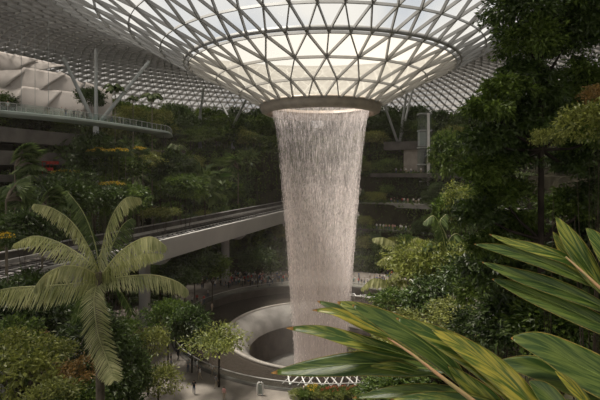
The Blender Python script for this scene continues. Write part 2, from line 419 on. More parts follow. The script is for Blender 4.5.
for q in (d, tr): q.inputs['Color'].default_value = (.95, .87, .84, 1)
s_.inputs[0].default_value = .5
tp = t.nodes.new('ShaderNodeBsdfTransparent'); s2 = t.nodes.new('ShaderNodeMixShader')
uvn = t.nodes.new('ShaderNodeTexCoord'); mp = t.nodes.new('ShaderNodeMapping'); mp.inputs['Scale'].default_value = (1.6, 1.6, .10)
nz = t.nodes.new('ShaderNodeTexNoise'); nz.inputs['Scale'].default_value = 1.5; nz.inputs['Detail'].default_value = 6; nz.inputs['Roughness'].default_value = .65
rr = t.nodes.new('ShaderNodeMapRange'); rr.inputs['From Min'].default_value = .38; rr.inputs['From Max'].default_value = .72; rr.inputs['To Min'].default_value = .03; rr.inputs['To Max'].default_value = .27
t.links.new(uvn.outputs['Object'], mp.inputs[0]); t.links.new(mp.outputs[0], nz.inputs['Vector']); t.links.new(nz.outputs['Fac'], rr.inputs['Value'])
t.links.new(d.outputs[0], s_.inputs[1]); t.links.new(tr.outputs[0], s_.inputs[2])
sz = t.nodes.new('ShaderNodeSeparateXYZ'); lz = t.nodes.new('ShaderNodeMapRange'); lz.inputs['From Min'].default_value = 8; lz.inputs['From Max'].default_value = 40
lz.inputs['To Min'].default_value = .24; lz.inputs['To Max'].default_value = 0; ad = t.nodes.new('ShaderNodeMath'); ad.operation = 'ADD'
t.links.new(uvn.outputs['Object'], sz.inputs[0]); t.links.new(sz.outputs['Z'], lz.inputs['Value']); t.links.new(lz.outputs[0], ad.inputs[0]); t.links.new(rr.outputs[0], ad.inputs[1])
t.links.new(ad.outputs[0], s2.inputs[0]); t.links.new(tp.outputs[0], s2.inputs[1]); t.links.new(s_.outputs[0], s2.inputs[2]); t.links.new(s2.outputs[0], o_.inputs[0]); M['veil'] = vm

ZT = EYE+10.9
def wr(z):
    t = (ZT-z)/52.0
    return np.interp(t, [0, .05, .12, .25, .44, .65, .82, 1], [8.75, 8.1, 7.6, 6.95, 6.15, 5.35, 4.7, 4.4])
def streaks(n, zr, rs, lw, seed):
    g = np.random.default_rng(seed)
    z = zr[0]+(zr[1]-zr[0])*g.uniform(0, 1, n)**(1.6 if zr[0] < 0 else 1); a = g.uniform(0, 2*PI, n)
    # ropes of water: uneven around the ring
    amp = .5+.5*np.sin(a*23+2*np.sin(a*5))*np.sin(a*11+1)
    keep = g.uniform(0, 1, n) < (.10+.90*amp**1.3)+(z > ZT-3)*.5*np.where(z > 8, 1, 1); z, a = z[keep], a[keep]; n = len(z)
    r = wr(z)*g.uniform(rs[0], rs[1], n)
    c = np.stack([CX+r*np.sin(a), CY+r*np.cos(a), z], 1)
    L = g.uniform(.25, 1.3, n)*lw[0]; W = g.uniform(.3, 1, n)*lw[1]
    th = g.uniform(0, PI, n); s = np.stack([np.cos(th), np.sin(th), np.zeros(n)], 1)*W[:, None]/2
    inward = np.stack([np.sin(a), np.cos(a), np.zeros(n)], 1)*(L*.012)[:, None]
    up = np.array([0, 0, 1.])*L[:, None]/2+inward
    V = np.stack([c+up, c+s, c-up, c-s], 1).reshape(-1, 3)
    return V, np.arange(4*n).reshape(-1, 4)
wroot = empty('waterfall', (CX, CY, -11), 'tall round waterfall dropping from the roof ring into the pool', 'waterfall')
st = Bag(); st.add(*streaks(8500, (8, ZT), (.90, 1.01), (1.7, .062), 1)); st.add(*streaks(7500, (4, ZT), (.80, 1.01), (.45, .06), 3)); st.add(*streaks(36000, (-11, 30), (.82, 1.02), (.7, .062), 4)); sub('falling_streaks', st, M['water'], wroot, False)
st = Bag(); st.add(*streaks(30000, (-11, 26), (.35, 1.06), (.7, .09), 2)); sub('spray_streaks', st, M['water'], wroot, False)
zz = np.linspace(-11, ZT-.2, 40)
for i, s in enumerate((1.0, .93)):
    vb = Bag(); vb.lathe([(wr(z)*s, z) for z in zz], 120, (CX, CY)); sub('water_veil', vb, M['veil'], wroot)

def outward(me):
    bm = bmesh.new(); bm.from_mesh(me); bmesh.ops.remove_doubles(bm, verts=bm.verts, dist=1e-3); bmesh.ops.recalc_face_normals(bm, faces=bm.faces)
    if bm.calc_volume(signed=True) < 0: bmesh.ops.reverse_faces(bm, faces=bm.faces)
    bm.to_mesh(me); bm.free(); return me
# thin damp haze filling the valley
hm = bpy.data.materials.new('valley_haze'); hm.use_nodes = True; t = hm.node_tree; t.nodes.clear()
o_ = t.nodes.new('ShaderNodeOutputMaterial'); v_ = t.nodes.new('ShaderNodeVolumeScatter'); v_.inputs['Color'].default_value = (1, .91, .82, 1); v_.inputs['Density'].default_value = .00018; v_.inputs['Anisotropy'].default_value = .3
t.links.new(v_.outputs[0], o_.inputs['Volume'])
hb = Bag(); hb.lathe([(.01, 37.5), (104, 37.5), (108, 30), (108, -14), (.01, -14)], 64, (CX, CY))
o = obj('haze', outward(hb.mesh('haze', hm))); tag(o, 'thin damp haze hanging in the whole valley around the waterfall', 'haze', None, 'stuff')
# mist around the foot of the fall
mm = bpy.data.materials.new('mist'); mm.use_nodes = True; t = mm.node_tree; t.nodes.clear()
o_ = t.nodes.new('ShaderNodeOutputMaterial'); v_ = t.nodes.new('ShaderNodeVolumeScatter'); v_.inputs['Color'].default_value = (1, .93, .88, 1)
v_.inputs['Density'].default_value = .022
mist_nodes = t; v_.inputs['Anisotropy'].default_value = .2
tcm = t.nodes.new('ShaderNodeTexCoord'); gm = t.nodes.new('ShaderNodeTexGradient'); gm.gradient_type = 'QUADRATIC_SPHERE'; mpm = t.nodes.new('ShaderNodeMapping')
mpm.inputs['Location'].default_value = (0, 0, -.55); mpm.inputs['Scale'].default_value = (1/13.0, 1/13.0, 1/30.0); mpm.vector_type = 'POINT'
mum = t.nodes.new('ShaderNodeMath'); mum.operation = 'MULTIPLY'; mum.inputs[1].default_value = .03
t.links.new(tcm.outputs['Object'], mpm.inputs[0]); t.links.new(mpm.outputs[0], gm.inputs[0]); t.links.new(gm.outputs['Fac'], mum.inputs[0]); t.links.new(mum.outputs[0], v_.inputs['Density'])
t.links.new(v_.outputs[0], o_.inputs['Volume'])
ms = Bag(); ms.lathe([(.01, 36), (6, 33), (10, 25), (12.9, 10), (12.9, 3), (12.2, -2.5), (11, -8), (.01, -10)], 48, (CX, CY))
outward(sub('mist', ms, mm, wroot).data)

# ------------------------------------------------------------------ train viaduct
ang = math.atan2(.325, .946)
TD = Vector((math.sin(ang), math.cos(ang), 0)); TS = Vector((math.cos(ang), -math.sin(ang), 0))   # along / towards the pool side
T0 = Vector((-31.4, 47, 17.0))           # pool-side top edge of the deck
def tp_(s, u, z): return T0+TD*s+TS*u+Vector((0, 0, z))
S0, S1 = -22, 118
vroot = empty('train_viaduct', tp_(20, -6, -5), 'grey concrete train viaduct crossing behind the waterfall on round columns', 'viaduct')
def prof(bag, pts, s0=S0, s1=S1, mi=0):
    n = len(pts); V = [tp_(s, u, z)[:] for s in (s0, s1) for u, z in pts]
    bag.add(V, [[i, (i+1) % n, n+(i+1) % n, n+i] for i in range(n)], mi)
    bag.add(V[:n], [list(range(n))[::-1]], mi); bag.add(V[n:], [list(range(n))], mi)
g = Bag(); prof(g, [(0, 0), (0, -.5), (-.5, -3.4), (-1.4, -3.7), (-4.2, -3.7), (-4.9, -1.3), (-4.9, -.6), (-1.0, -.6), (-.6, 0)])
sub('girder', g, M['girder'], vroot, False)
g = Bag(); prof(g, [(-8, -.6), (-8, -1.2), (-8.6, -3.0), (-11.5, -3.0), (-12, -.7), (-12, .55), (-11.75, .55), (-11.6, -.5)])
sub('girder', g, M['darkconc'], vroot, False)
g = Bag(); prof(g, [(-1.0, -.62), (-1.0, -1.1), (-11.6, -1.1), (-11.6, -.62)])
sub('track_bed', g, M['deck'], vroot, False)
g = Bag()
for k in range(0, 18):      # joints in the girder face
    pass
g = Bag(); prof(g, [(.06, .12), (.06, -.02), (-.5, -.02), (-.5, .12)]); sub('coping', g, M['rail'], vroot, False)
for u, z in ((-9.9, .15), (-9.3, .15)):
    pass
g = Bag(); prof(g, [(-9.6, -.1), (-9.6, -.62), (-9.9, -.62), (-9.9, -.1)]); sub('guide_rail', g, M['rail'], vroot, False)
g = Bag(); prof(g, [(-11.5, .62), (-11.5, .5), (-12.2, .5), (-12.2, .62)]); sub('coping', g, M['rail'], vroot, False)
for u in (-3.2, -5.4, -7.6):
    g = Bag(); prof(g, [(u, -.45), (u, -.62), (u-.15, -.62), (u-.15, -.45)]); sub('running_rail', g, M['rail'] if u == -5.4 else M['darkconc'], vroot, False)
g = Bag()
for k in range(int((S1-S0)/1.5)):
    s = S0+k*1.5; prof(g, [(-1.9, -.5), (-1.9, -.62), (-8.9, -.62), (-8.9, -.5)], s, s+.35)
sub('sleepers', g, M['deck'], vroot, False)
for s, u in ((31, -6), (60.5, -6.2), (92, -6), (5, -6)):
    c = tp_(s, u, 0)
    g = Bag(); g.tube([(c.x, c.y, 1.2), (c.x, c.y, 12.6)], .95, 24)
    sub('column', g, M['girder'], vroot, True)
    g = Bag(); prof(g, [(-1.2, -3.72), (-2.2, -4.6), (-9.6, -4.6), (-10.8, -3.02)], s-.8, s+.8); sub('column_head', g, M['girder'], vroot, False)

# ------------------------------------------------------------------ canopy bridge, top left
bpx = [(-60, 106, 62), (-20, 109.5, 66), (0, 111, 68), (35, 114, 72), (70, 117.5, 77), (100, 120.5, 83), (130, 125, 91), (152, 130, 99), (168, 134.5, 106), (172, 140, 118)]
cl = [at(*p) for p in bpx]
def resample(pts, n):
    # Catmull-Rom
    out = []
    for i in range(len(pts)-1):
        p0, p1, p2, p3 = pts[max(0, i-1)], pts[i], pts[i+1], pts[min(len(pts)-1, i+2)]
        for k in range(n):
            t = k/n; out.append(.5*((2*p1)+(p2-p0)*t+(2*p0-5*p1+4*p2-p3)*t*t+(3*p1-p0-3*p2+p3)*t**3))
    out.append(pts[-1]); return out
cl = resample(cl, 8)
for p in cl: p.z = EYE+9.1
def ribbon(bag, pts, sect, mi=0):
    n = len(sect); V = []
    for i, p in enumerate(pts):
        d = (pts[min(i+1, len(pts)-1)]-pts[max(i-1, 0)]); d.z = 0; d.normalize(); s = Vector((d.y, -d.x, 0))
        for u, z in sect: V.append((p+s*u+Vector((0, 0, z)))[:])
    bag.add(V, [[i*n+j, i*n+(j+1) % n, (i+1)*n+(j+1) % n, (i+1)*n+j] for i in range(len(pts)-1) for j in range(n)], mi)
br = empty('canopy_bridge', cl[30], 'curved pale green steel footbridge with glass sides high among the treetops', 'footbridge')
g = Bag(); ribbon(g, cl, [(0, 0), (.25, -.12), (.2, -.5), (-.6, -.75), (-3, -.75), (-3.8, -.5), (-3.9, 0)]); sub('deck', g, M['bridge'], br, False)
g = Bag(); ribbon(g, cl, [(0, 0), (0, 1.15), (-.02, 1.15), (-.02, 0)]); sub('glass_panel', g, M['rglass'], br, False)
g = Bag(); ribbon(g, cl, [(-3.8, 0), (-3.8, 1.15), (-3.82, 1.15), (-3.82, 0)]); sub('glass_panel', g, M['rglass'], br, False)
g = Bag(); ribbon(g, cl, [(.03, 1.15), (.03, 1.22), (-.06, 1.22), (-.06, 1.15)]); sub('handrail', g, M['rail'], br, False)
for p in cl[::2]: g = Bag(); g.box(p+Vector((0, 0, .6)), (.07, .07, 1.2)); sub('railing_post', g, M['rail'], br, False)
for px, Y in ((21, 70), (32, 72), (43, 74)):
    a, b = at(px, 118, Y), at(px, 60, Y); b.z = hz(math.hypot(b.x-CX, b.y-CY))-.5
    a = min(cl, key=lambda c: (c-a).length).copy(); b.x, b.y = a.x, a.y; b.z = hz(math.hypot(b.x-CX, b.y-CY))-.5
    g = Bag(); g.tube([a, b], .035, 5); sub('hanger_cable', g, M['strut'], br)

# branching dome columns
def pole(bag, a, b, r0=.42, r1=.36): bag.tube([a, b], [r0, r1], 12)
dome_cols = [
 ((96, 127, 97), [(70, 72, 94), (96, 64, 102), (139, 74, 101)], 'pale steel column with three spreading arms behind the canopy bridge'),
 ((399, 146, 148), [(380, 93, 141), (413, 88, 154), (409, 76, 148)], 'steel column with slanting arms behind the right edge of the roof ring'),
 ((233, 126, 150), [(246, 100, 142), (224, 108, 157)], 'slanting steel column standing among trees left of the roof ring'),
 ((200, 116, 150), [(203, 93, 148)], 'short slim steel strut above trees far left of the roof ring'),
]
for foot, arms, lab in dome_cols:
    f = at(*foot); root = empty('dome_column', f, lab, 'column')
    gz = ground(f.x, f.y)
    g = Bag(); g.tube([(f.x, f.y, gz-.2), (f.x, f.y, f.z)], .6, 12); sub('trunk_post', g, M['strut'], root)
    for a in arms:
        e = at(*a); d = (e-f)
        # carry each arm up to the roof shell
        k = 1.0
        for q in np.linspace(.6, 2.2, 60):
            p = f+d*q
            if p.z > hz(math.hypot(p.x-CX, p.y-CY))-.4: k = q; break
            k = q
        k = min(k, 1.25)
        g = Bag(); pole(g, f, f+d*k); sub('arm', g, M['strut'], root)

# fabric sails under the dome, far left
def sail(quad, Y, sag, lab):
    A, B, C_, D = [at(px, py, Y+dy) for px, py, dy in quad]     # bottom-left, bottom-right, top-right, top-left
    n = 12; V = []
    for i in range(n+1):
        for j in range(n+1):
            u, v = i/n, j/n; p = A.lerp(B, u).lerp(D.lerp(C_, u), v)
            p = p+Vector((.5, -1, .1))*sag*math.sin(PI*v)*(.4+.6*u)
            p.z += -.6*sag*math.sin(PI*u)*(1-v)
            V.append(p[:])
    g = Bag(); g.add(V, [[i*(n+1)+j, (i+1)*(n+1)+j, (i+1)*(n+1)+j+1, i*(n+1)+j+1] for i in range(n) for j in range(n)])
    me = g.mesh('sail', M['sail'], True); o = obj('fabric_sail', me); md = o.modifiers.new('thickness', 'SOLIDIFY'); md.thickness = .12
    tag(o, lab, 'fabric sail', 'cream fabric sails under the roof')
sails = [
 ([(-40, 62, 0), (5, 78, 2), (38, 60, 6), (-6, 50, 4)], 'cream sail in the topmost row at the left edge of the picture'),
 ([(2, 70, 2), (38, 72, 4), (66, 66, 8), (14, 54, 6)], 'cream sail in the topmost row, right of its neighbour, under the grey roof'),
 ([(-40, 86, 0), (0, 92, 0), (28, 70, 3), (-20, 64, 2)], 'cream sail in the second row cut by the left edge of the picture'),
 ([(-4, 94, 0), (34, 96, 0), (66, 74, 4), (24, 67, 3)], 'cream sail in the middle of the second row'),
 ([(36, 92, 0), (72, 100, 2), (84, 84, 6), (60, 71, 4)], 'cream sail at the right end of the second row'),
 ([(-40, 112, -2), (6, 114, -2), (30, 87, 1), (-16, 84, 0)], 'cream sail in the lowest row at the left edge'),
 ([(6, 114, -2), (40, 116, -2), (62, 91, 1), (22, 86, 0)], 'cream sail in the middle of the lowest row above the bridge'),
 ([(40, 116, -2), (80, 120, -2), (94, 94, 2), (56, 90, 1)], 'cream sail at the right end of the lowest row beside the column'),
 ([(78, 114, 4), (112, 118, 6), (112, 92, 8), (86, 82, 6)], 'cream sail behind the dark trees right of the three-armed column'),
]
for q, lab in sails: sail(q, 106, 1.1, lab)

# ------------------------------------------------------------------ lift tower
lt = at(424.5, 205, 136); root = empty('lift_tower', (lt.x, lt.y, 18), 'slim glass lift tower with a white front post among trees', 'lift tower')
zt = at(424, 114, 136).z
g = Bag(); g.box((lt.x, lt.y, (18+zt)/2), (3.4, 3.4, zt-18)); sub('glass_shaft', g, M['rglass'], root, False)
g = Bag(); g.box((lt.x+.6, lt.y-2.0, (14+zt)/2), (.7, .5, zt-14)); sub('post', g, M['white'], root, False)
for k in range(6):
    z = 20+(zt-20)*k/5; g = Bag(); g.box((lt.x, lt.y, z), (3.7, 3.7, .35)); sub('floor_band', g, M['strut'], root, False)
g = Bag(); g.box((lt.x-.4, lt.y, at(424, 139, 136).z), (2.6, 2.6, 4.2)); sub('cabin', g, M['strut'], root, False)

# ------------------------------------------------------------------ floors of the terraced mall
def ang_of(px, r):      # azimuth where the circle of radius r meets the sight line through column px, far side
    k = (px-300)/F; # x=kY ; (kY-CX)^2+(Y-CY)^2=r^2
    A = k*k+1; B = -2*k*CX-2*CY; C_ = CX*CX+CY*CY-r*r; Y = (-B+math.sqrt(max(0, B*B-4*A*C_)))/(2*A)
    return math.atan2(k*Y-CX, Y-CY)
def arc_slab(name, px0, px1, r0, r1, z0, z1, m, n=1):
    a0, a1 = sorted((ang_of(px0, (r0+r1)/2), ang_of(px1, (r0+r1)/2)))
    g = Bag(); seg = 40
    g.lathe([(r0, z0), (r0, z1), (r1, z1), (r1, z0), (r0, z0)], seg, (CX, CY), a0, a1)
    o = obj(name, g.mesh(name, m)); o['kind'] = 'structure'; return o
# right side, seen between waterfall and big tree
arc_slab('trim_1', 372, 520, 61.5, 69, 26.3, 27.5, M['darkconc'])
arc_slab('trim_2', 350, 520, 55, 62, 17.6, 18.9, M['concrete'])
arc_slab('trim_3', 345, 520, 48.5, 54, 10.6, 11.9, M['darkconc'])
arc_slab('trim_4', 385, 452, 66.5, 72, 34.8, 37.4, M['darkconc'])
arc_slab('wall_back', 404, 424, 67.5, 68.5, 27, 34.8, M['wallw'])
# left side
arc_slab('trim_5', -60, 82, 64, 71, 34.2, 37.2, M['greyconc'])
arc_slab('trim_6', -60, 60, 63.5, 70, 29.6, 32.4, M['greyconc'])
arc_slab('trim_7', 130, 182, 64.5, 70, 32.2, 34.2, M['greyconc'])
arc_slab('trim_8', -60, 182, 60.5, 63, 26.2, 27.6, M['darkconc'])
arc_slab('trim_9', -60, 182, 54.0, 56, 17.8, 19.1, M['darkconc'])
for px, w_, r, z, lab in ((50, 3.2, 61.6, 30.3, 'small red awning under the concrete terrace, above its twin'), (42, 4.4, 61.8, 28.9, 'wide dark red awning under the concrete terrace on the far left')):
    a = ang_of(px, r); c = Vector((CX+r*math.sin(a), CY+r*math.cos(a), z))
    g = Bag(); V = []
    g.box((0, 0, 0), (w_, 1.6, .25)); g.box((0, -.8, -.3), (w_, .1, .5))
    for k in range(4): g.box((-w_/2+.2+k*(w_-.4)/3, .6, -.9), (.08, .08, 1.6))
    o = obj('awning', g.mesh('awning', M['red']), None, c); o.rotation_euler.z = -a+PI
    o.rotation_euler.z = -a; tag(o, lab, 'awning')


# ================================================================== PLANTS
def nrmz(v): return v/np.maximum(1e-9, np.linalg.norm(v, axis=-1, keepdims=True))
def leaves_at(c, d, up, L, W, droop=.25, fold=.15):
    """one bent pointed leaf (6 verts, 4 faces -> here 2 quads + tip) per row; c base, d direction, up leaf normal"""
    n = len(c); d = nrmz(d); s = nrmz(np.cross(d, up)); u = nrmz(np.cross(s, d)); L = L[:, None]; W = W[:, None]
    v0 = c; tip = c+d*L-u*L*droop
    m = c+d*L*.5-u*L*droop*.18
    a = m+s*W*.5+u*W*fold; b = m-s*W*.5+u*W*fold
    V = np.stack([v0, a, tip, b], 1).reshape(-1, 3)
    i = 4*np.arange(n)[:, None]
    return V, np.concatenate([i+np.array([0, 1, 2]), i+np.array([0, 2, 3])], 0)
def crown_mesh(name, rx, ry, rz, clumps, lpc, leaf, m, seed, csize=.28, shell=.62, layered=0, aspect=.45, core=True, upb=.6):
    g = np.random.default_rng(seed)
    # clump centres through the outer part of the crown
    u = nrmz(g.normal(size=(clumps, 3))); rr_ = g.uniform(shell, 1, clumps)[:, None]
    u[:, 2] = np.where(u[:, 2] < -.5, -u[:, 2], u[:, 2])
    lump = 1+.22*np.sin(u[:, :1]*5+seed)*np.cos(u[:, 1:2]*4+seed*2)
    cc = u*rr_*lump*np.array([rx, ry, rz])
    if layered:
        lv = np.round((cc[:, 2]/rz)*layered/2)/layered*2; cc[:, 2] = lv*rz+g.normal(0, .04*rz, clumps)
    cs = csize*min(rx, ry)
    base = np.repeat(cc, lpc, 0); n = len(base); off_ = g.normal(size=(n, 3))*np.array([1, 1, .55 if not layered else .22])*cs*.55
    c = base+off_
    out = nrmz(c*np.array([1/rx, 1/ry, 1/rz])+off_/cs*.8)
    d = nrmz(out+g.normal(0, .55, (n, 3))+np.array([0, 0, -.15])); up = nrmz(np.array([0, 0, upb])+out*.5+g.normal(0, .35, (n, 3)))
    L = leaf*g.uniform(.6, 1.25, n)
    b = Bag(); V, Fc = leaves_at(c, d, up, L, L*aspect*g.uniform(.8, 1.2, n)); b.add(V, Fc)
    return b.mesh(name, m)
def trunk_mesh(name, h, r, m, seed, fork=.55, spread=1.2, nb=5, lean=.05):
    g = random.Random(seed); b = Bag()
    top = Vector((g.uniform(-lean, lean)*h, g.uniform(-lean, lean)*h, h*fork))
    b.tube([(0, 0, -.4), (top.x*.4, top.y*.4, h*fork*.5), top], [r*1.15, r*.85, r*.7], 8)
    for k in range(nb):
        a = 2*PI*k/nb+g.uniform(-.4, .4); e = top+Vector((math.cos(a)*spread, math.sin(a)*spread, h*(1-fork)*g.uniform(.6, .95)))
        md_ = top.lerp(e, .5)+Vector((0, 0, -.06*h)); b.tube([top-Vector((0, 0, r)), md_, e], [r*.55, r*.4, r*.15], 6)
    return b.mesh(name, m, True)

def frond(bag, pts, ll, pairs, hang=.6, width=.16, taper=True, mi=0, seed=0, rad=.035, side=1.0, mi_r=1):
    """feather frond: arching midrib with a leaflet pair at every step; hang 0 flat .. 1 straight down"""
    g = random.Random(seed); pts = resample([Vector(p) for p in pts], max(3, pairs//max(1, len(pts)-1)))
    n = len(pts); LV = []; LD = []; LU = []; LL = []; LW = []
    for i in range(1, n):
        t = i/(n-1); d = (pts[min(i+1, n-1)]-pts[i-1]).normalized(); s = d.cross(Vector((0, 0, 1)))
        s = s.normalized() if s.length > .05 else Vector((1, 0, 0)); upn = s.cross(d).normalized()
        env = (math.sin(PI*min(1, t*.82+.14))**.6) if taper else 1
        for sg in (-1, 1):
            l = ll*env*g.uniform(.85, 1.1)
            v = (s*sg*(1-hang*.8)*side+d*.35+Vector((0, 0, -1))*hang+upn*(1-hang)*.25+Vector((g.uniform(-.1, .1), g.uniform(-.1, .1), g.uniform(-.1, .1)))).normalized()
            LV.append(pts[i][:]); LD.append(v[:]); LU.append((upn+s*sg*.5*hang)[:]); LL.append(l); LW.append(width*g.uniform(.8, 1.15))
    c = np.array(LV); d = np.array(LD); u = np.array(LU); L = np.array(LL); W = np.array(LW)
    # strap-like leaflets: 2 quads then a tip
    d = nrmz(d); s = nrmz(np.cross(d, u)); uu = nrmz(np.cross(s, d)); Lc = L[:, None]; Wc = W[:, None]
    k = len(c); rows = []
    for t, w_, z in ((0, .5, 0), (.4, 1, .02), (.8, .7, -.06 if hang < .7 else 0)):
        p = c+d*Lc*t+np.array([0, 0, 1.])*Lc*(z-.12*t*t*(1-hang)); rows += [p+s*Wc*w_/2, p-s*Wc*w_/2]
    rows.append(c+d*Lc+np.array([0, 0, -1.])*Lc*.18*(1-hang))
    V = np.stack(rows, 1).reshape(-1, 3); i = 7*np.arange(k)[:, None]
    bag.add(V, np.concatenate([i+np.array([0, 2, 3, 1]), i+np.array([2, 4, 5, 3])], 0), mi)
    bag.add(V, i+np.array([4, 6, 5]), mi)
    if rad: bag.tube(pts, list(np.linspace(rad, rad*.25, len(pts))), 5, mi_r)

def palm_meshes(name, n, L, ll, m, seed, rise=.9, pairs=22, width=.14):
    g = random.Random(seed); b = Bag()
    for k in range(n):
        a = 2*PI*k/n+g.uniform(-.25, .25); e = g.uniform(.1, 1)*rise; l = L*g.uniform(.85, 1.1)
        dx, dy = math.cos(a), math.sin(a)
        pts = [(0, 0, 0), (dx*l*.28, dy*l*.28, l*.38*e), (dx*l*.62, dy*l*.62, l*.42*e), (dx*l*.95, dy*l*.95, l*(.42*e-.35))]
        frond(b, pts, ll, pairs, g.uniform(.35, .7), width, seed=seed*50+k, rad=.03)
    return b.mesh(name, [m, M['palmbark']])
def fan_meshes(name, n, R_, m, seed):
    g = random.Random(seed); b = Bag()
    for k in range(n):
        a = 2*PI*k*.382*2.6+g.uniform(-.2, .2); el = g.uniform(-.2, 1.1); d = Vector((math.cos(a)*math.cos(el), math.sin(a)*math.cos(el), math.sin(el)))
        l = R_*g.uniform(.5, .8); hub = d*l; b.tube([(0, 0, 0), hub*.5+Vector((0, 0, .06)), hub], [.03, .025, .02], 5, 1)
        s = d.cross(Vector((0, 0, 1))).normalized(); u = s.cross(d).normalized(); rr = R_*g.uniform(.5, .65)
        nn = 18; c, dd, uu = [], [], []
        for j in range(nn):
            t = (j/(nn-1)-.5)*2*2.0; v = d*math.cos(t)+s*math.sin(t)-u*.15-Vector((0, 0, .25)); c.append(hub[:]); dd.append(v[:]); uu.append(u[:])
        V, Fc = leaves_at(np.array(c), np.array(dd), np.array(uu), np.full(nn, rr), np.full(nn, rr*.2), .15, .1); b.add(V, Fc)
    return b.mesh(name, [m, M['palmbark']])

# ---- shared meshes
CR = {}
for i in range(3):
    CR['dark', i] = crown_mesh('crown', 1, 1, .85, 90, 40, .17, M['L_dark'], 11+i)
    CR['mid', i] = crown_mesh('crown', 1, 1, .8, 90, 38, .17, M['L_mid'], 21+i)
for i in range(2):
    CR['light', i] = crown_mesh('crown', 1, 1, .7, 60, 32, .16, M['L_light'], 31+i)
    CR['olive', i] = crown_mesh('crown', 1, 1, .55, 70, 36, .13, M['L_olive'], 41+i)
    CR['tier', i] = crown_mesh('crown', 1, 1, .42, 60, 46, .105, M['L_light'], 51+i, layered=4, shell=.25, csize=.3)
    CR['tierd', i] = crown_mesh('crown', 1, 1, .6, 60, 46, .12, M['L_mid'], 61+i, layered=5, shell=.25, csize=.3)
CR['orange', 0] = crown_mesh('crown', 1, 1, .7, 50, 30, .16, M['L_orange'], 71)
CR['yellow', 0] = crown_mesh('blossom', 1, 1, .5, 22, 10, .20, M['L_yellow'], 81, shell=.8)
CR['redf', 0] = crown_mesh('blossom', 1, 1, .5, 10, 8, .16, M['L_redfl'], 82, shell=.9)
CR['big', 0] = crown_mesh('crown', 1, 1, .8, 26, 8, .62, M['L_mid'], 91, csize=.4, shell=.5, aspect=.5)
CR['big', 1] = crown_mesh('crown', 1, 1, .8, 24, 8, .62, M['L_palmd'], 92, csize=.4, shell=.5, aspect=.42)
TR = [trunk_mesh('trunk', 1, .035, M['bark'], 5+i, .55, .4) for i in range(3)]
PALM = [palm_meshes('fronds', 13, 1, .36, M['L_palmd'], 3+i) for i in range(2)]
FAN = [fan_meshes('fan_leaves', 15, 1, M['L_palmd'], 4+i) for i in range(2)]
LISTS = {}
def tree(x, y, kind, h, R_, key, look, cat='tree', group=None, name=None, zbase=None, vz=1.0, trunk=True, label=None):
    z = ground(x, y)-.1 if zbase is None else zbase
    i = random.randrange(3) if kind in ('dark', 'mid') else random.randrange(2) if kind in ('light', 'olive', 'tier', 'tierd', 'big') else 0
    nm = name or ('broadleaf_tree' if cat == 'tree' else 'shrub')
    o = empty(nm, (x, y, z), label or look, cat, group)
    c = obj('crown', CR[kind, i], o); c.location = (0, 0, h-R_*.6*vz); c.scale = (R_, R_, R_*vz); c.rotation_euler.z = random.uniform(0, 6.28)
    if trunk:
        t_ = obj('trunk', TR[random.randrange(3)], o); s_ = max(.5, h-R_*.5*vz); t_.scale = (R_, R_, s_)
        t_.rotation_euler.z = random.uniform(0, 6)
    if label is None: LISTS.setdefault(key, []).append((o, look))
    return o
def palm(x, y, h, L, key, look, fan=False, zbase=None, label=None, group=None):
    z = ground(x, y)-.1 if zbase is None else zbase
    o = empty('fan_palm' if fan else 'palm_tree', (x, y, z), label or look, 'palm', group)
    c = obj('fan_leaves' if fan else 'fronds', random.choice(FAN if fan else PALM), o); c.location = (0, 0, h); c.scale = (L, L, L); c.rotation_euler.z = random.uniform(0, 6)
    b = TRK_PALM; t_ = obj('trunk', b, o); t_.scale = (1, 1, h+.15)
    if label is None: LISTS.setdefault(key, []).append((o, look))
    return o
b_ = Bag(); b_.tube([(0, 0, 0), (.04, .02, .5), (0, 0, 1)], [.16, .13, .10], 8); TRK_PALM = b_.mesh('palm_trunk', M['palmbark'], True)

# ---- creeping undergrowth that nobody could count: one mass per terrace
def undergrowth(name, n, r0, r1, a0, a1, leaf, m, seed, label, hgt=.8, riser=False, zr=None):
    g = np.random.default_rng(seed); a = np.radians(g.uniform(a0, a1, n)); r = g.uniform(r0, r1, n)
    clump = np.full(n, 1.) if hgt > 5 else .5+.5*np.sin(a*61+3*np.sin(r*1.7))*np.sin(r*2.3+a*17)
    x, y = CX+r*np.sin(a), CY+r*np.cos(a); z = np.array([ground(p, q) for p, q in zip(x, y)])
    if zr: z = g.uniform(zr[0], zr[1], n)
    else: z = z+clump*hgt*g.uniform(.1, 1, n)
    keepn = (np.hypot(x, y) > 9) & ~(np.array([by_track(p, q, .6) for p, q in zip(x, y)]) & (z > 12.8)); x, y, z, a, n = x[keepn], y[keepn], z[keepn], a[keepn], int(keepn.sum())
    c = np.stack([x, y, z], 1); inw = np.stack([-np.sin(a), -np.cos(a), np.zeros(n)], 1)
    d = nrmz(g.normal(size=(n, 3))*.8+inw*.6+np.array([0, 0, -.5 if riser else .3])); up = nrmz(g.normal(0, .4, (n, 3))+np.array([0, 0, .7])+inw*.5)
    L = leaf*g.uniform(.6, 1.3, n); b = Bag(); b.add(*leaves_at(c, d, up, L, L*.5)); o = obj(name, b.mesh(name, m)); tag(o, label, 'undergrowth', None, 'stuff'); return o
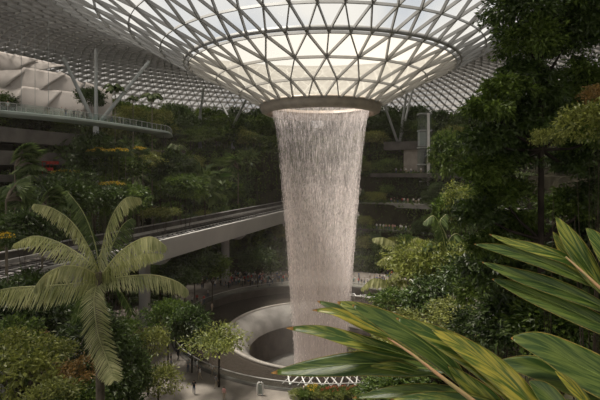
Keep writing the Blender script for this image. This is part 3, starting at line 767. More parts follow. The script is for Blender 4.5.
for k in range(5):
    r0 = 42+TERR[k+1][0]-8
    undergrowth('creeping_plants', 15000, r0-.9, r0+.8, -88, 58, .75, M['L_dark' if k % 2 else 'L_mid'], 200+k,
                ['creepers on the lowest green wall behind the crowd', 'creepers hanging on the second green wall above the crowd', 'creepers hanging on the middle green wall of the valley', 'creepers on the fourth green wall below the top terrace', 'creepers on the topmost green wall under the roof edge'][k], riser=True, zr=(TERR[k][1], TERR[k+1][1]+.5))
    undergrowth('low_planting', 9000, r0+.4, r0+6.5, -88, 58, .8, M['L_mid' if k % 2 else 'L_dark'], 300+k,
                ['low planting on the first terrace above the plaza', 'low planting on the second terrace up', 'low planting on the middle terrace', 'low planting on the fourth terrace up', 'low planting on the top terrace under the dome'][k], 1.3)
undergrowth('tall_hedge', 22000, 82, 88, -92, 95, 1.1, M['L_mid'], 411, 'loose green planting standing under the trees of the top terrace', 6)
# plants hanging down the cut bank beside the viaduct
g = np.random.default_rng(5); pts_ = []
def track_pt(u, q): a = math.atan2(.325, .946); return -31.4+math.cos(a)*u+math.sin(a)*q, 47-math.sin(a)*u+math.cos(a)*q
while len(pts_) < 16000:
    k = g.uniform()
    u, q = (-14.0-g.uniform(-.7, .8), g.uniform(-10, 121)) if k < .5 else (1.9+g.uniform(-.8, .7), g.uniform(60, 121)) if k < .7 else (g.uniform(-15, 2.5), 119.4+g.uniform(-1.2, .8))
    x, y = track_pt(u, q); zt = ground0(x, y)
    if zt > 12.5: pts_.append((x, y, g.uniform(11.8, zt+.8)))
c = np.array(pts_); n = len(c); d = nrmz(g.normal(size=(n, 3))+np.array([0, -.5, -.4])); up = nrmz(g.normal(0, .4, (n, 3))+np.array([.3, -.5, .7])); L = .8*g.uniform(.6, 1.3, n)
b = Bag(); b.add(*leaves_at(c, d, up, L, L*.5)); tag(obj('hanging_plants', b.mesh('hanging_plants', M['L_mid'])), 'plants hanging over the cut bank beside the far end of the viaduct', 'undergrowth', None, 'stuff')
undergrowth('tall_hedge', 45000, 93, 104, -95, 100, 1.6, M['L_dark'], 410, 'dense dark planting along the foot of the dome', 10)
undergrowth('slope_planting', 30000, 42.5, 78, -178, -92, .42, M['L_dark'], 401, 'dark ground planting on the slope at lower left', .9)
undergrowth('slope_planting', 20000, 27, 50, 92, 170, .34, M['L_mid'], 402, 'low green planting on the knoll right of the pool', .5)
undergrowth('slope_planting', 22000, 50, 79, 92, 176, .34, M['L_dark'], 403, 'dark ground planting below the big tree at lower right', .8)

# ---- forest on the terraces
def place_ring(px, r): 
    a = ang_of(px, r); return CX+r*math.sin(a), CY+r*math.cos(a)
def blocked(px):  # leave the view of the mall openings free
    return False
rnd = random.Random(42)
def row(r, px0, px1, n, kinds, hr, Rr, key, skip=()):
    for i in range(n):
        px = px0+(px1-px0)*(i+.5)/n+rnd.uniform(-.35, .35)*(px1-px0)/n
        if any(a < px < b for a, b in skip): continue
        rr_ = r+rnd.uniform(-1.6, 1.6); x, y = place_ring(px, rr_); k = rnd.choice(kinds); h = rnd.uniform(*hr); R_ = rnd.uniform(*Rr)
        if by_track(x, y, R_*.8) and ground0(x, y)+h > 16: continue
        if k == 'palm': palm(x, y, h, R_*1.1, key, 'feather palm')
        elif k == 'fan': palm(x, y, h*.8, R_*1.0, key, 'fan palm', True)
        else:
            look = dict(dark='dark bushy tree', mid='mid green leafy tree', light='bright green tree', olive='olive green tree', tier='light tiered tree', tierd='layered green tree', big='large-leaved tree')[k]
            tree(x, y, k, h, R_, key, look, vz=rnd.uniform(.9, 1.3))
K1 = ['dark', 'mid', 'mid', 'light', 'tierd', 'olive', 'big', 'big', 'palm']
row(90, -30, 300, 20, ['dark', 'mid', 'mid'], (12, 16), (5, 6.5), 'in the rearmost treeline left of the waterfall')
row(90, 335, 640, 20, ['dark', 'mid', 'dark'], (12, 16), (5, 6.5), 'in the rearmost treeline right of the waterfall')
row(78, -30, 300, 15, ['dark', 'mid', 'dark', 'light', 'palm'], (9, 13), (3.5, 5), 'in mid-row of the top left terrace')
row(78, 345, 520, 10, ['dark', 'mid', 'dark'], (8, 12), (3.5, 5), 'in mid-row of the top right terrace')
row(72, 60, 290, 17, ['mid', 'dark', 'light', 'big', 'tierd', 'light'], (6, 10), (2.8, 4.2), 'at the front edge of the top left terrace')
row(72, 350, 500, 8, ['mid', 'dark', 'tierd', 'olive'], (5, 9), (2.8, 3.8), 'at the front edge of the top right terrace', skip=((386, 432),))
row(64, 60, 285, 22, K1, (5, 9), (2.4, 3.8), 'on the fourth terrace left of the waterfall')
row(64.5, 350, 490, 14, ['mid', 'olive', 'dark', 'tierd'], (3.5, 6.5), (2, 3), 'on the fourth terrace right of the waterfall', skip=((392, 434),))
row(57, -20, 285, 28, K1, (5, 9), (2.4, 3.6), 'on the middle terrace left of the waterfall')
row(57, 345, 480, 15, ['mid', 'olive', 'dark', 'tierd'], (3, 6), (1.8, 2.8), 'on the middle terrace right of the waterfall', skip=((390, 424),))
row(50, -10, 285, 28, K1+['fan'], (4.5, 8), (2.2, 3.4), 'on the second terrace left of the waterfall')
row(50.5, 345, 480, 15, ['mid', 'dark', 'olive', 'tierd'], (2.5, 5), (1.6, 2.6), 'on the second terrace right of the waterfall', skip=((372, 418),))
row(44.5, 0, 285, 24, ['dark', 'mid', 'dark', 'fan', 'big'], (3.5, 6.5), (2, 3.2), 'on the lowest terrace left of the waterfall')
row(44.5, 345, 480, 16, ['dark', 'mid', 'olive', 'tierd'], (3, 6), (1.8, 3), 'on the lowest terrace right of the waterfall')

def atg(px, py, Y, zoff=0): p = at(px, py, Y); return p
# recognisable single plants of the left slope
def palm_px(px, py, Y, L_, label, kind=None):
    p = at(px, py, Y); gz = ground(p.x, p.y)
    if kind: return tree(p.x, p.y, kind, p.z-gz+L_*.5, L_, 0, 0, label=label)
    return palm(p.x, p.y, p.z-gz, L_, 0, 0, label=label)
palm_px(115, 88, 99, 2.6, label='dark feather palm standing tall against the sails, left of its lower neighbour')
palm_px(152, 96, 104, 2.7, label='dark feather palm silhouetted against the grey roof lattice, above the bridge end')
palm_px(133, 98, 104, 1.6, label='small dark feather palm between two taller ones above the bridge')
palm_px(90, 97, 102, 2.9, 'dark round tree in front of the fabric sails beside the three-armed column', 'dark')
palm_px(132, 112, 108, 3.2, 'low olive tree between two palms behind the end of the footbridge', 'olive')
palm_px(160, 116, 110, 3.2, 'olive tree below the right palm at the bridge end', 'olive')
palm_px(180, 118, 116, 3.6, 'dark tree rising just past the tip of the footbridge', 'dark')
p = at(205, 196, 108); tree(p.x, p.y, 'big', 7.5, 4.6, 0, 0, label='tall plant with big drooping paddle leaves behind the train viaduct', name='banana_plant', cat='banana plant', zbase=p.z-3)
p = at(238, 188, 112); palm(p.x, p.y, 9, 4.2, 0, 0, label='slim fan palm rising behind the viaduct close to the waterfall', fan=True, zbase=p.z-4)
for px, py, Y, R_, lab in ((15, 165, 62, 3.6, 'large grey-green fan palm at the left edge under the footbridge'), (6, 200, 52, 3.2, 'lower fan palm at the left edge, under the large one'), (42, 205, 52, 2.6, 'small fan palm left of the tall front palm, behind the viaduct'), (30, 178, 66, 2.6, 'fan palm in shade below the concrete terrace')):
    p = at(px, py, Y); gz = ground(p.x, p.y); palm(p.x, p.y, max(2, p.z-gz), R_, 0, 0, fan=True, label=lab)
def shrubs_px(L):
    for px, py, Y, kind, R_, vz, name, lab in L:
        p = at(px, py, Y); gz = ground(p.x, p.y); h = max(.8*R_, p.z-gz+R_*.6*vz)
        tree(p.x, p.y, kind, h, R_, 0, 0, 'tree' if 'tree' in lab else 'shrub', name=name, vz=vz, label=lab)
shrubs_px([
 (60, 200, 60, 'dark', 3.6, 1, 'shrub', 'dark shrub mass on the slope behind the front palm, left of the flower rows'),
 (95, 165, 84, 'dark', 4.2, .8, 'shrub', 'dark rounded shrub with a yellow flower row above it'),
 (75, 185, 74, 'dark', 4.0, .8, 'shrub', 'dark rounded shrub below the red awnings'),
 (120, 170, 86, 'mid', 4.6, .8, 'shrub', 'broad green shrub right of the yellow flower rows'),
 (138, 160, 90, 'olive', 4.0, .8, 'shrub', 'olive shrub below the end of the footbridge'),
 (128, 200, 76, 'mid', 3.6, .9, 'shrub', 'green shrub directly behind the raised frond of the front palm'),
 (160, 212, 88, 'olive', 3.8, .5, 'hedge', 'flat clipped olive hedge along the far side of the viaduct'),
 (108, 200, 70, 'dark', 3.0, .9, 'shrub', 'dark shrub above the viaduct, below the lowest flower row'),
 (30, 228, 50, 'dark', 3.0, .9, 'shrub', 'dark shrub just above the viaduct at the left edge'),
 (185, 190, 96, 'mid', 4.4, .9, 'shrub', 'leafy shrub left of the plant with paddle leaves'),
 (175, 170, 104, 'dark', 4.4, 1.1, 'shrub', 'dark shrub in the recess under the short concrete balcony'),
 (195, 262, 88, 'dark', 4.0, .9, 'shrub', 'dark shrub under the viaduct between the two columns'),
 (212, 268, 92, 'mid', 3.4, .9, 'shrub', 'green shrub under the viaduct left of the far column'),
 (180, 278, 80, 'dark', 3.2, .8, 'shrub', 'dark shrub at the plaza edge under the viaduct, right of the near column'),
 (258, 262, 104, 'dark', 4.0, .9, 'shrub', 'dark shrub under the viaduct right of the far column'),
])
# yellow flower rows
fl = []
for px, py, Y, w_, n_ in ((108, 150, 84, 20, 6), (66, 172, 78, 12, 4), (112, 184, 78, 12, 4), (140, 149, 88, 4, 2), (5, 236, 46, 4, 1)):
    for i in range(n_):
        p = at(px-w_+2*w_*(i+.5)/n_, py+rnd.uniform(-1, 1), Y-3.5); gz = ground(p.x, p.y)
        o = empty('flowering_bush', (p.x, p.y, p.z-.6), '', 'flowering bush', 'yellow flowering bushes on the left slope')
        c = obj('blossoms', CR['yellow', 0], o); c.scale = (.75, .75, .6); c.location = (0, 0, .6); c.rotation_euler.z = rnd.uniform(0, 6)
        c = obj('foliage', CR['dark', i % 3], o); c.scale = (1.1, 1.1, .9); c.location = (0, .5, 0)
        b = obj('stem', TRK_PALM, o); b.scale = (.35, .35, max(.5, p.z-.6-gz)); b.location = (0, .4, -max(.5, p.z-.6-gz))
        fl.append((o, dict([(150, 'yellow-blossomed bush in the upper row'), (172, 'yellow-blossomed bush beside the red awnings'), (184, 'yellow-blossomed bush in the lowest row'), (149, 'yellow-blossomed bush below the footbridge'), (236, 'single yellow blossoming bush near the left edge')])[py]))
LISTS['on the left slope'] = fl

# ---- plaza trees and lower left planting
def plaza_tree(px, py, Y, kind, R_, label, vz=1, name='broadleaf_tree', slim=False):
    p = at(px, py, Y); gz = ground(p.x, p.y); h = p.z-gz+R_*.3*vz
    o = empty(name, (p.x, p.y, gz-.05), label, 'tree')
    c = obj('crown', CR[kind, 0 if (kind, 1) not in CR else random.randrange(2)], o); c.location = (0, 0, p.z-gz); c.scale = (R_, R_, R_*vz); c.rotation_euler.z = random.uniform(0, 6)
    b = trunk_mesh('trunk', h, .13 if not slim else .11, M['darkbark'], int(px), .7 if not slim else .85, R_*.5, 5, .01); obj('trunk', b, o)
    return o
plaza_tree(219, 340, 56, 'tier', 3.9, 'spreading tree with flat tiers of pale green leaves beside the pool railing', .85)
plaza_tree(168, 318, 62, 'tierd', 3.3, 'slender dark green plaza tree right of the front palm', 1.3, slim=True)
plaza_tree(192, 326, 60, 'dark', 2.5, 'slender dark plaza tree between the tiered tree and its taller neighbour', 1.3, slim=True)
plaza_tree(176, 312, 68, 'tierd', 2.6, 'slender plaza tree at the back of the group by the pool', 1.2, slim=True)
plaza_tree(148, 342, 54, 'olive', 2.3, 'small yellowish tree just right of the hanging palm frond', 1.2)
plaza_tree(158, 380, 50, 'olive', 2.3, 'low yellow-olive tree at the bottom edge on the plaza', 1.1)
plaza_tree(125, 372, 46, 'dark', 2.4, 'dark slim-trunked tree right of the front palm at the bottom edge', 1.4, slim=True)
plaza_tree(126, 328, 52, 'tierd', 2.0, 'thin tree standing behind the hanging palm frond', 1.2, slim=True)
shrubs_px([
 (22, 372, 24, 'light', 2.0, 1.0, 'shrub', 'large bright green bush in the bottom left corner'),
 (-6, 350, 26, 'light', 1.6, 1, 'shrub', 'bright green bush cut off by the left edge at the bottom'),
 (50, 352, 30, 'light', 1.3, 1, 'shrub', 'bright green bush behind the corner bush'),
 (14, 338, 32, 'mid', 1.8, .9, 'shrub', 'mid green bush above the corner bush'),
 (72, 376, 27, 'orange', 1.4, .9, 'shrub', 'bush with orange-tipped leaves left of the front palm trunk'),
 (52, 394, 22, 'light', 1.1, .8, 'shrub', 'small green bush at the bottom edge right of the corner bush'),
 (36, 322, 40, 'dark', 3.0, 1, 'shrub', 'dark shrub in the shade under the front palm on the left'),
 (70, 320, 44, 'dark', 3.0, .9, 'shrub', 'dark shrub in the shade below the front palm crown'),
 (8, 312, 40, 'dark', 2.8, .9, 'shrub', 'dark shrub below the lowest left palm frond'),
 (34, 338, 36, 'orange', 1.1, .8, 'shrub', 'reddish shrub in shade above the bright corner bush'),
 (95, 342, 36, 'dark', 2.6, .9, 'shrub', 'dark shrub beside the hanging frond of the front palm'),
 (100, 386, 34, 'dark', 2.2, .9, 'shrub', 'dark shrub at the foot of the front palm trunk'),
 (82, 398, 26, 'mid', 1.4, .9, 'shrub', 'green shrub at the bottom edge left of the palm trunk'),
 (118, 398, 38, 'dark', 2.0, .9, 'shrub', 'dark shrub at the bottom edge right of the palm trunk'),
 (150, 292, 92, 'dark', 4.5, .6, 'shrub', 'dark shrub behind the near viaduct column'),
 (168, 272, 90, 'mid', 3.6, .6, 'shrub', 'green shrub just under the girder right of the near column'),
 (30, 300, 46, 'dark', 3.4, .9, 'shrub', 'dark shrub under the viaduct at the left edge'),
 # right side knoll
 (430, 270, 46, 'tier', 4.6, 1.3, 'broadleaf_tree', 'wide tree with dense tiers of yellow-green leaves right of the waterfall'),
 (405, 262, 48, 'tier', 2.8, 1.2, 'broadleaf_tree', 'smaller tiered yellow-green tree nearest the waterfall on the right'),
 (466, 264, 43, 'tier', 3.2, 1.2, 'broadleaf_tree', 'third tiered yellow-green tree, tucked under the big dark tree'),
 (395, 300, 44, 'tierd', 2.4, .9, 'shrub', 'green shrub at the pool edge below the tiered trees'),
 (430, 296, 42, 'dark', 2.4, .8, 'shrub', 'dark shrub in the shade of the wide tiered tree'),
 (455, 215, 52, 'mid', 2.4, 1.4, 'shrub', 'tall green shrub left of the big dark tree'),
 (462, 200, 50, 'light', 1.9, 1.3, 'shrub', 'bright green young tree in front of the big dark tree'),
 (452, 160, 60, 'mid', 2.8, 1.6, 'shrub', 'slender green tree left of the big dark tree, on the skyline of the balconies'),
 (488, 292, 26, 'mid', 1.5, .9, 'shrub', 'rounded bright-topped shrub left of the lower ginger leaves'),
 (470, 280, 32, 'dark', 1.9, .9, 'shrub', 'dark shrub between the knoll and the big tree'),
 (420, 338, 34, 'olive', 2.6, .45, 'shrub', 'flat mound of olive ground cover in the middle of the knoll'),
 (386, 350, 38, 'olive', 2.6, .5, 'shrub', 'olive ground cover mound behind the long ginger leaves'),
 (400, 306, 46, 'olive', 2.8, .5, 'shrub', 'olive mound beside the pale palm fronds above the ginger leaves'),
 (428, 318, 39, 'olive', 2.6, .5, 'shrub', 'olive mound in front of the wide tiered tree'),
 (452, 306, 36, 'olive', 1.8, .5, 'shrub', 'olive mound behind the brown rock'),
 (474, 328, 29, 'olive', 1.5, .5, 'shrub', 'olive mound at the right end of the rocks'),
 (455, 345, 30, 'olive', 1.9, .45, 'shrub', 'small olive ground cover mound beside the rocks'),
 (400, 388, 30, 'mid', 2.0, .7, 'shrub', 'green shrub at the bottom edge behind the ginger stem'),
 (378, 393, 42, 'mid', 1.9, .7, 'shrub', 'green shrub at the pool edge under the lowest ginger leaf'),
 (96, 146, 84, 'dark', 3.4, .9, 'shrub', 'dark shrub hiding the foot of the three-armed column'),
 (480, 330, 22, 'dark', 1.4, .8, 'shrub', 'dark shrub above the lowest right ginger leaf'),
 (520, 320, 15, 'dark', 1.4, .9, 'shrub', 'dark large-leaved shrub behind the ginger leaves on the right'),
 (560, 330, 13, 'mid', 1.3, .9, 'shrub', 'glossy green shrub behind the ginger leaves near the right edge'),
 (590, 290, 14, 'dark', 1.6, 1, 'shrub', 'dark shrub at the right edge behind the ginger leaves'),
 (505, 270, 17, 'dark', 1.5, 1, 'shrub', 'dark shrub at the foot of the big tree on its left'),
 (560, 262, 17, 'dark', 1.6, 1, 'shrub', 'dark shrub at the foot of the big tree on its right'),
])
# small palms right of the waterfall
def px_palm(name, label, fr, Y, trunk_to, m='L_palmd', ll=.9, width=.16, pairs=46, rad=.05, cat='palm', hang=.75, bag_seed=0, trunk_r=.2):
    base = at(*fr[0]['p'][0], Y)
    gz = ground(base.x, base.y); root = empty(name, (base.x, base.y, gz-.1), label, cat)
    for k, f in enumerate(fr):
        b = Bag(); dy = f.get('dy', 0); n = len(f['p'])
        pts = [at(px, py, Y+dy*i/(n-1)) for i, (px, py) in enumerate(f['p'])]
        frond(b, pts, f.get('ll', ll), f.get('n', pairs), f.get('hang', hang), width, seed=bag_seed+k, rad=rad, side=f.get('side', 1))
        sub('frond', b, [M[f.get('m', m)], M['L_palm']], root, False)
    b = Bag(); h = base.z-gz
    b.tube([(base.x, base.y, gz-.2), (base.x+.05*h*.1, base.y, gz+h*.5), (base.x, base.y, base.z)], [trunk_r*1.2, trunk_r, trunk_r*.85], 12); sub('trunk', b, M['palmbark'], root)
    return root
px_palm('palm_tree', 'pale feather palm with drooping fronds beside the waterfall on the right', [
  dict(p=[(408, 262), (398, 246), (385, 238), (374, 238)], dy=-1), dict(p=[(408, 264), (398, 258), (388, 256), (378, 262)], dy=1),
  dict(p=[(408, 266), (420, 250), (430, 248), (440, 258)], dy=1), dict(p=[(406, 262), (408, 246), (416, 238), (424, 240)], dy=2)], 60, 0, m='L_palm', ll=1.5, width=.3, pairs=30, bag_seed=900)
px_palm('palm_tree', 'low pale palm frond plant at the water edge right of the waterfall', [
  dict(p=[(392, 286), (384, 280), (372, 279), (362, 288)], dy=-1), dict(p=[(392, 287), (400, 280), (408, 281), (414, 288)], dy=1), dict(p=[(392, 287), (390, 278), (396, 272), (404, 270)], dy=1)], 62, 0, m='L_palm', ll=1.5, width=.32, pairs=28, bag_seed=920)
px_palm('palm_tree', 'grey-green palm with an upright arching frond left of the big tree', [
  dict(p=[(446, 252), (442, 232), (434, 216), (424, 222)], dy=-1), dict(p=[(446, 252), (450, 238), (458, 234), (466, 246)], dy=1), dict(p=[(446, 253), (436, 244), (426, 242), (420, 256)], dy=1),
  dict(p=[(446, 252), (446, 236), (440, 222), (446, 214)], dy=1)], 46, 0, m='L_palmd', ll=1.3, width=.2, pairs=34, bag_seed=940)

# ---- the tall palm in front
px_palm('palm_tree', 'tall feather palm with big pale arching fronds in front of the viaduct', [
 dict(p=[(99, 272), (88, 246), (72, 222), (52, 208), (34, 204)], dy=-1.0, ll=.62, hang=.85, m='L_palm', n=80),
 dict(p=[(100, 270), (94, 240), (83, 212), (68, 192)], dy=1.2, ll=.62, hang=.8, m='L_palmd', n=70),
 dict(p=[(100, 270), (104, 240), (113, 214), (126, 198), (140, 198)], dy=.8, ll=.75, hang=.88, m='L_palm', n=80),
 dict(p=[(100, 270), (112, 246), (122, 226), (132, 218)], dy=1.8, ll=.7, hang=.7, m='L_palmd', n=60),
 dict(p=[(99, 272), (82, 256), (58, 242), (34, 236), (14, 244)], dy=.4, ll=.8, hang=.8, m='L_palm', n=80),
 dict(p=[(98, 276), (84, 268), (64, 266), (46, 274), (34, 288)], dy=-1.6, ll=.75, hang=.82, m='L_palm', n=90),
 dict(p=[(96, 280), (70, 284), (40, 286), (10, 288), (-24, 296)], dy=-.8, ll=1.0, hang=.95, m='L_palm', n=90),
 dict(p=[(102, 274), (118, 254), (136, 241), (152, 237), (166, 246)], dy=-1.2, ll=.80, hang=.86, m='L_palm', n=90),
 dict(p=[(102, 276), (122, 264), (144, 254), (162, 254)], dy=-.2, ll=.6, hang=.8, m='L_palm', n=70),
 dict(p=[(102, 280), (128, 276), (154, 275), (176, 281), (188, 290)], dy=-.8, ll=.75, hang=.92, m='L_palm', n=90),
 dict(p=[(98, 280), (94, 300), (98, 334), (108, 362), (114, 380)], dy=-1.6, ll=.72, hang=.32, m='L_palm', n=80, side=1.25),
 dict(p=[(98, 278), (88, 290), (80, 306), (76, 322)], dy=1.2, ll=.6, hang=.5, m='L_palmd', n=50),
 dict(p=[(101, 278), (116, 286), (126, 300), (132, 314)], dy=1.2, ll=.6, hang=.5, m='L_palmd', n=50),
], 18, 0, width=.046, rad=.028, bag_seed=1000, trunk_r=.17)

# ---- the big tree on the right
def clump_tree(name, label, blobs, m, leaf, trunk_pts, tr, seed, dens=2200, boughs=True):
    b0 = Vector(trunk_pts[0]); gz = ground(b0.x, b0.y); root = empty(name, (b0.x, b0.y, gz-.1), label, 'tree')
    for k, (px, py, rpx, Y, rel) in enumerate(blobs):
        c = at(px, py, Y); R_ = rpx/F*Y
        me = crown_mesh('bough_leaves', R_, R_, R_*rel, int(34+R_*10), int(dens/40), leaf, m[k % len(m)], seed+k, csize=.30, shell=.3)
        o = obj('foliage', me, root); o.location = c-Vector(root.location)
    g = Bag(); g.tube([(b0.x, b0.y, gz-.3)]+[Vector(p) for p in trunk_pts[1:]], tr, 12)
    for k, (px, py, rpx, Y, rel) in enumerate(blobs):
        c = at(px, py, Y); tp = min([Vector(p) for p in trunk_pts[1:]], key=lambda q: (q-c).length+abs(q.z-(c.z-.6)))
        g.tube([tp, tp.lerp(c, .5)+Vector((0, 0, -.12)), c], [.06, .045, .02], 6)
    sub('trunk', g, M['darkbark'], root); return root
TY = 14.0
tp0 = at(541, 260, TY)
trunk = [(tp0.x, tp0.y, 0)]+[at(541+dx, y, TY) for dx, y in ((0, 330), (0, 240), (0, 150), (-1, 80), (1, 10), (0, -40))]
clump_tree('broadleaf_tree', 'big dark glossy tree filling the upper right above a slim dark trunk', [
 (520, 10, 34, 13.6, .9), (556, -6, 44, 14, .9), (582, 26, 34, 14.2, .8), (530, 44, 30, 13.5, .8), (565, 46, 34, 14.5, .8), (600, 2, 36, 14.5, .9), (520, 74, 20, 13.8, .7),
 (505, 92, 24, 13.4, .6), (538, 96, 34, 14.2, .7), (576, 88, 34, 14.8, .75), (604, 92, 30, 15, .8), (490, 112, 24, 13.2, .6), (520, 124, 30, 14, .6),
 (562, 128, 34, 15, .7), (484, 142, 28, 13.6, .6), (598, 140, 30, 15, .7), (512, 156, 28, 14.6, .6), (482, 172, 26, 14, .6), (576, 166, 30, 15.4, .7), (500, 196, 30, 14.8, .7),
 (600, 196, 28, 15.2, .8), (566, 208, 26, 15.6, .7), (478, 214, 22, 14.6, .7), (516, 226, 26, 15.4, .7), (592, 232, 26, 15.4, .7), (492, 246, 22, 15, .7)],
 [M['L_dark'], M['L_mid']], .15, trunk, [.16, .11, .09, .08, .07, .05, .03], 500, 3400)  # every other bough gets a lighter leaf colour to paint in highlights
c = at(590, 122, 7.5); tree(c.x, c.y, 'light', c.z-ground(c.x, c.y)+.35, .52, 0, 0, label='light green leafy sapling poking in at the right edge in front of the big tree')
c = at(600, 92, 8.5); tree(c.x, c.y, 'orange', c.z-ground(c.x, c.y)+.2, .32, 0, 0, label='reddish young shoots at the right edge above the light green sapling')
c = at(548, 135, 9.5); tree(c.x, c.y, 'light', c.z-ground(c.x, c.y)+.2, .30, 0, 0, label='small spray of light leaves in front of the dark trunk')

# ---- rocks and path on the knoll
def rock(px, py, Y, R_, lab, sq=.6, name='rock'):
    p = at(px, py, Y); g = Bag(); n, mseg = 7, 12; r_ = random.Random(int(px*py)); V = []
    for i in range(n+1):
        th = PI*i/n
        for j in range(mseg):
            ph = 2*PI*j/mseg; k = R_*(1+.25*math.sin(3*ph+px)*math.sin(2*th)+r_.uniform(-.08, .08)); V.append((k*math.sin(th)*math.cos(ph), k*math.sin(th)*math.sin(ph), k*sq*math.cos(th)))
    g.add(V, [[i*mseg+j, (i+1)*mseg+j, (i+1)*mseg+(j+1) % mseg, i*mseg+(j+1) % mseg] for i in range(n) for j in range(mseg)])
    z = ground(p.x, p.y)+.55; o = obj('rock', g.mesh('rock', M['rock']), None, (p.x, p.y, z)); tag(o, lab, 'rock', 'rocks on the planted knoll'); return o
for a in ((432, 312, 38, 1.5, 'long grey rock left of the knoll path'), (452, 318, 36, 1.2, 'brown rock behind the dark hollow in the knoll'), (466, 326, 33, 1.0, 'rock at the right end of the rock group'),
          (416, 308, 42, 1.4, 'grey rock nearest the pool under the tiered tree'), (478, 342, 27, .7, 'pale rock between mounds of ground cover'), (486, 352, 24, .6, 'lowest pale rock near the lower right ginger leaf'), (442, 326, 35, .8, 'small rock in front of the brown rock')): rock(*a)

# ================================================================== WATER EDGE DETAILS
def zigzag(px0, px1, py0, py1, Y, n, lab, rdepth=2.2):
    A, B = at(px0, py0, Y), at(px1, py1, Y); r_ = math.hypot((A.x+B.x)/2-CX, Y-CY)
    root = empty('zigzag_frame', ((A.x+B.x)/2, Y, .0), lab, 'light frame', 'white zigzag frames at the pool')
    up_, lo = [], []
    for i in range(n+1):
        t = i/n; p = A.lerp(B, t); q = Vector((p.x-CX, p.y-CY, 0)).normalized()
        base = Vector((CX, CY, 0))
        up_.append(base+q*(r_-rdepth/2)+Vector((0, 0, .75))); lo.append(base+q*(r_+rdepth/2)+Vector((0, 0, .25)))
    for i in range(n):
        a, b = (up_[i], lo[i+1]) if i % 2 == 0 else (lo[i], up_[i+1]); g = Bag(); g.tube([a, b], .10, 6); sub('bar', g, M['white'], root)
        a, b = (lo[i], up_[i+1]) if i % 2 == 0 else (up_[i], lo[i+1])
        if i % 3 != 1: g = Bag(); g.tube([a, b], .06, 5); sub('bar', g, M['rail'], root)
    g = Bag(); g.tube(up_, .08, 6); sub('rim_bar', g, M['rail'], root)
    for i in range(0, n+1, 2): g = Bag(); g.tube([up_[i], (up_[i].x, up_[i].y, -.1)], .05, 5); sub('post', g, M['darkconc'], root)
zigzag(283, 362, 384, 386, 59.8, 10, 'white zigzag frame lying along the near edge of the pool kerb')
zigzag(344, 402, 292, 298, 99, 10, 'white zigzag frame at the far side of the pool right of the waterfall', 3.4)
p = at(260, 398, 53.8); root = empty('gate_post', (p.x, 54.0, 1.5), 'pale rounded double post interrupting the pool railing at the bottom', 'post')
for dx in (-.28, .28):
    g = Bag(); g.tube([(p.x+dx, 54.0, 1.5), (p.x+dx*1.25, 54, 2.3), (p.x+dx, 54.0, 2.9), (p.x+dx*.3, 54, 3.05)], .10, 8); sub('post', g, M['white'], root)
g = Bag(); g.box((p.x, 54.0, 2.2), (.42, .12, 1.1)); sub('panel', g, M['bridge'], root, False)
p = at(231, 330, 88); g = Bag(); g.box((0, 0, 0), (.8, .5, 2.4)); g.box((0, 0, 1.35), (.5, .3, .35))
# flower bed at the bottom
bed = []
for i in range(15):
    px = 298+i*5.0+rnd.uniform(-1, 1); Y = 53.3+rnd.uniform(-.5, .5); p = at(px, 392, Y); gz = max(1.5, ground(p.x, p.y))
    red = i in (6, 7, 9, 11); k = 'redf' if red else 'yellow' if i == 3 else None
    o = empty('bedding_plant', (p.x, Y, gz-.02), '', 'bedding plant', 'bedding plants at the bottom edge of the pool')
    c = obj('foliage', CR['mid' if i % 2 else 'light', i % 2], o); c.scale = (.85, .85, .8); c.location = (0, 0, .5)
    if k: c = obj('blossoms', CR[k, 0], o); c.scale = (.7, .7, .6); c.location = (0, 0, 1.05)
    bed.append((o, 'low plant with red flowers' if red else 'low plant with yellow flowers' if k else 'low leafy plant'))
LISTS['in the flower bed at the bottom'] = bed

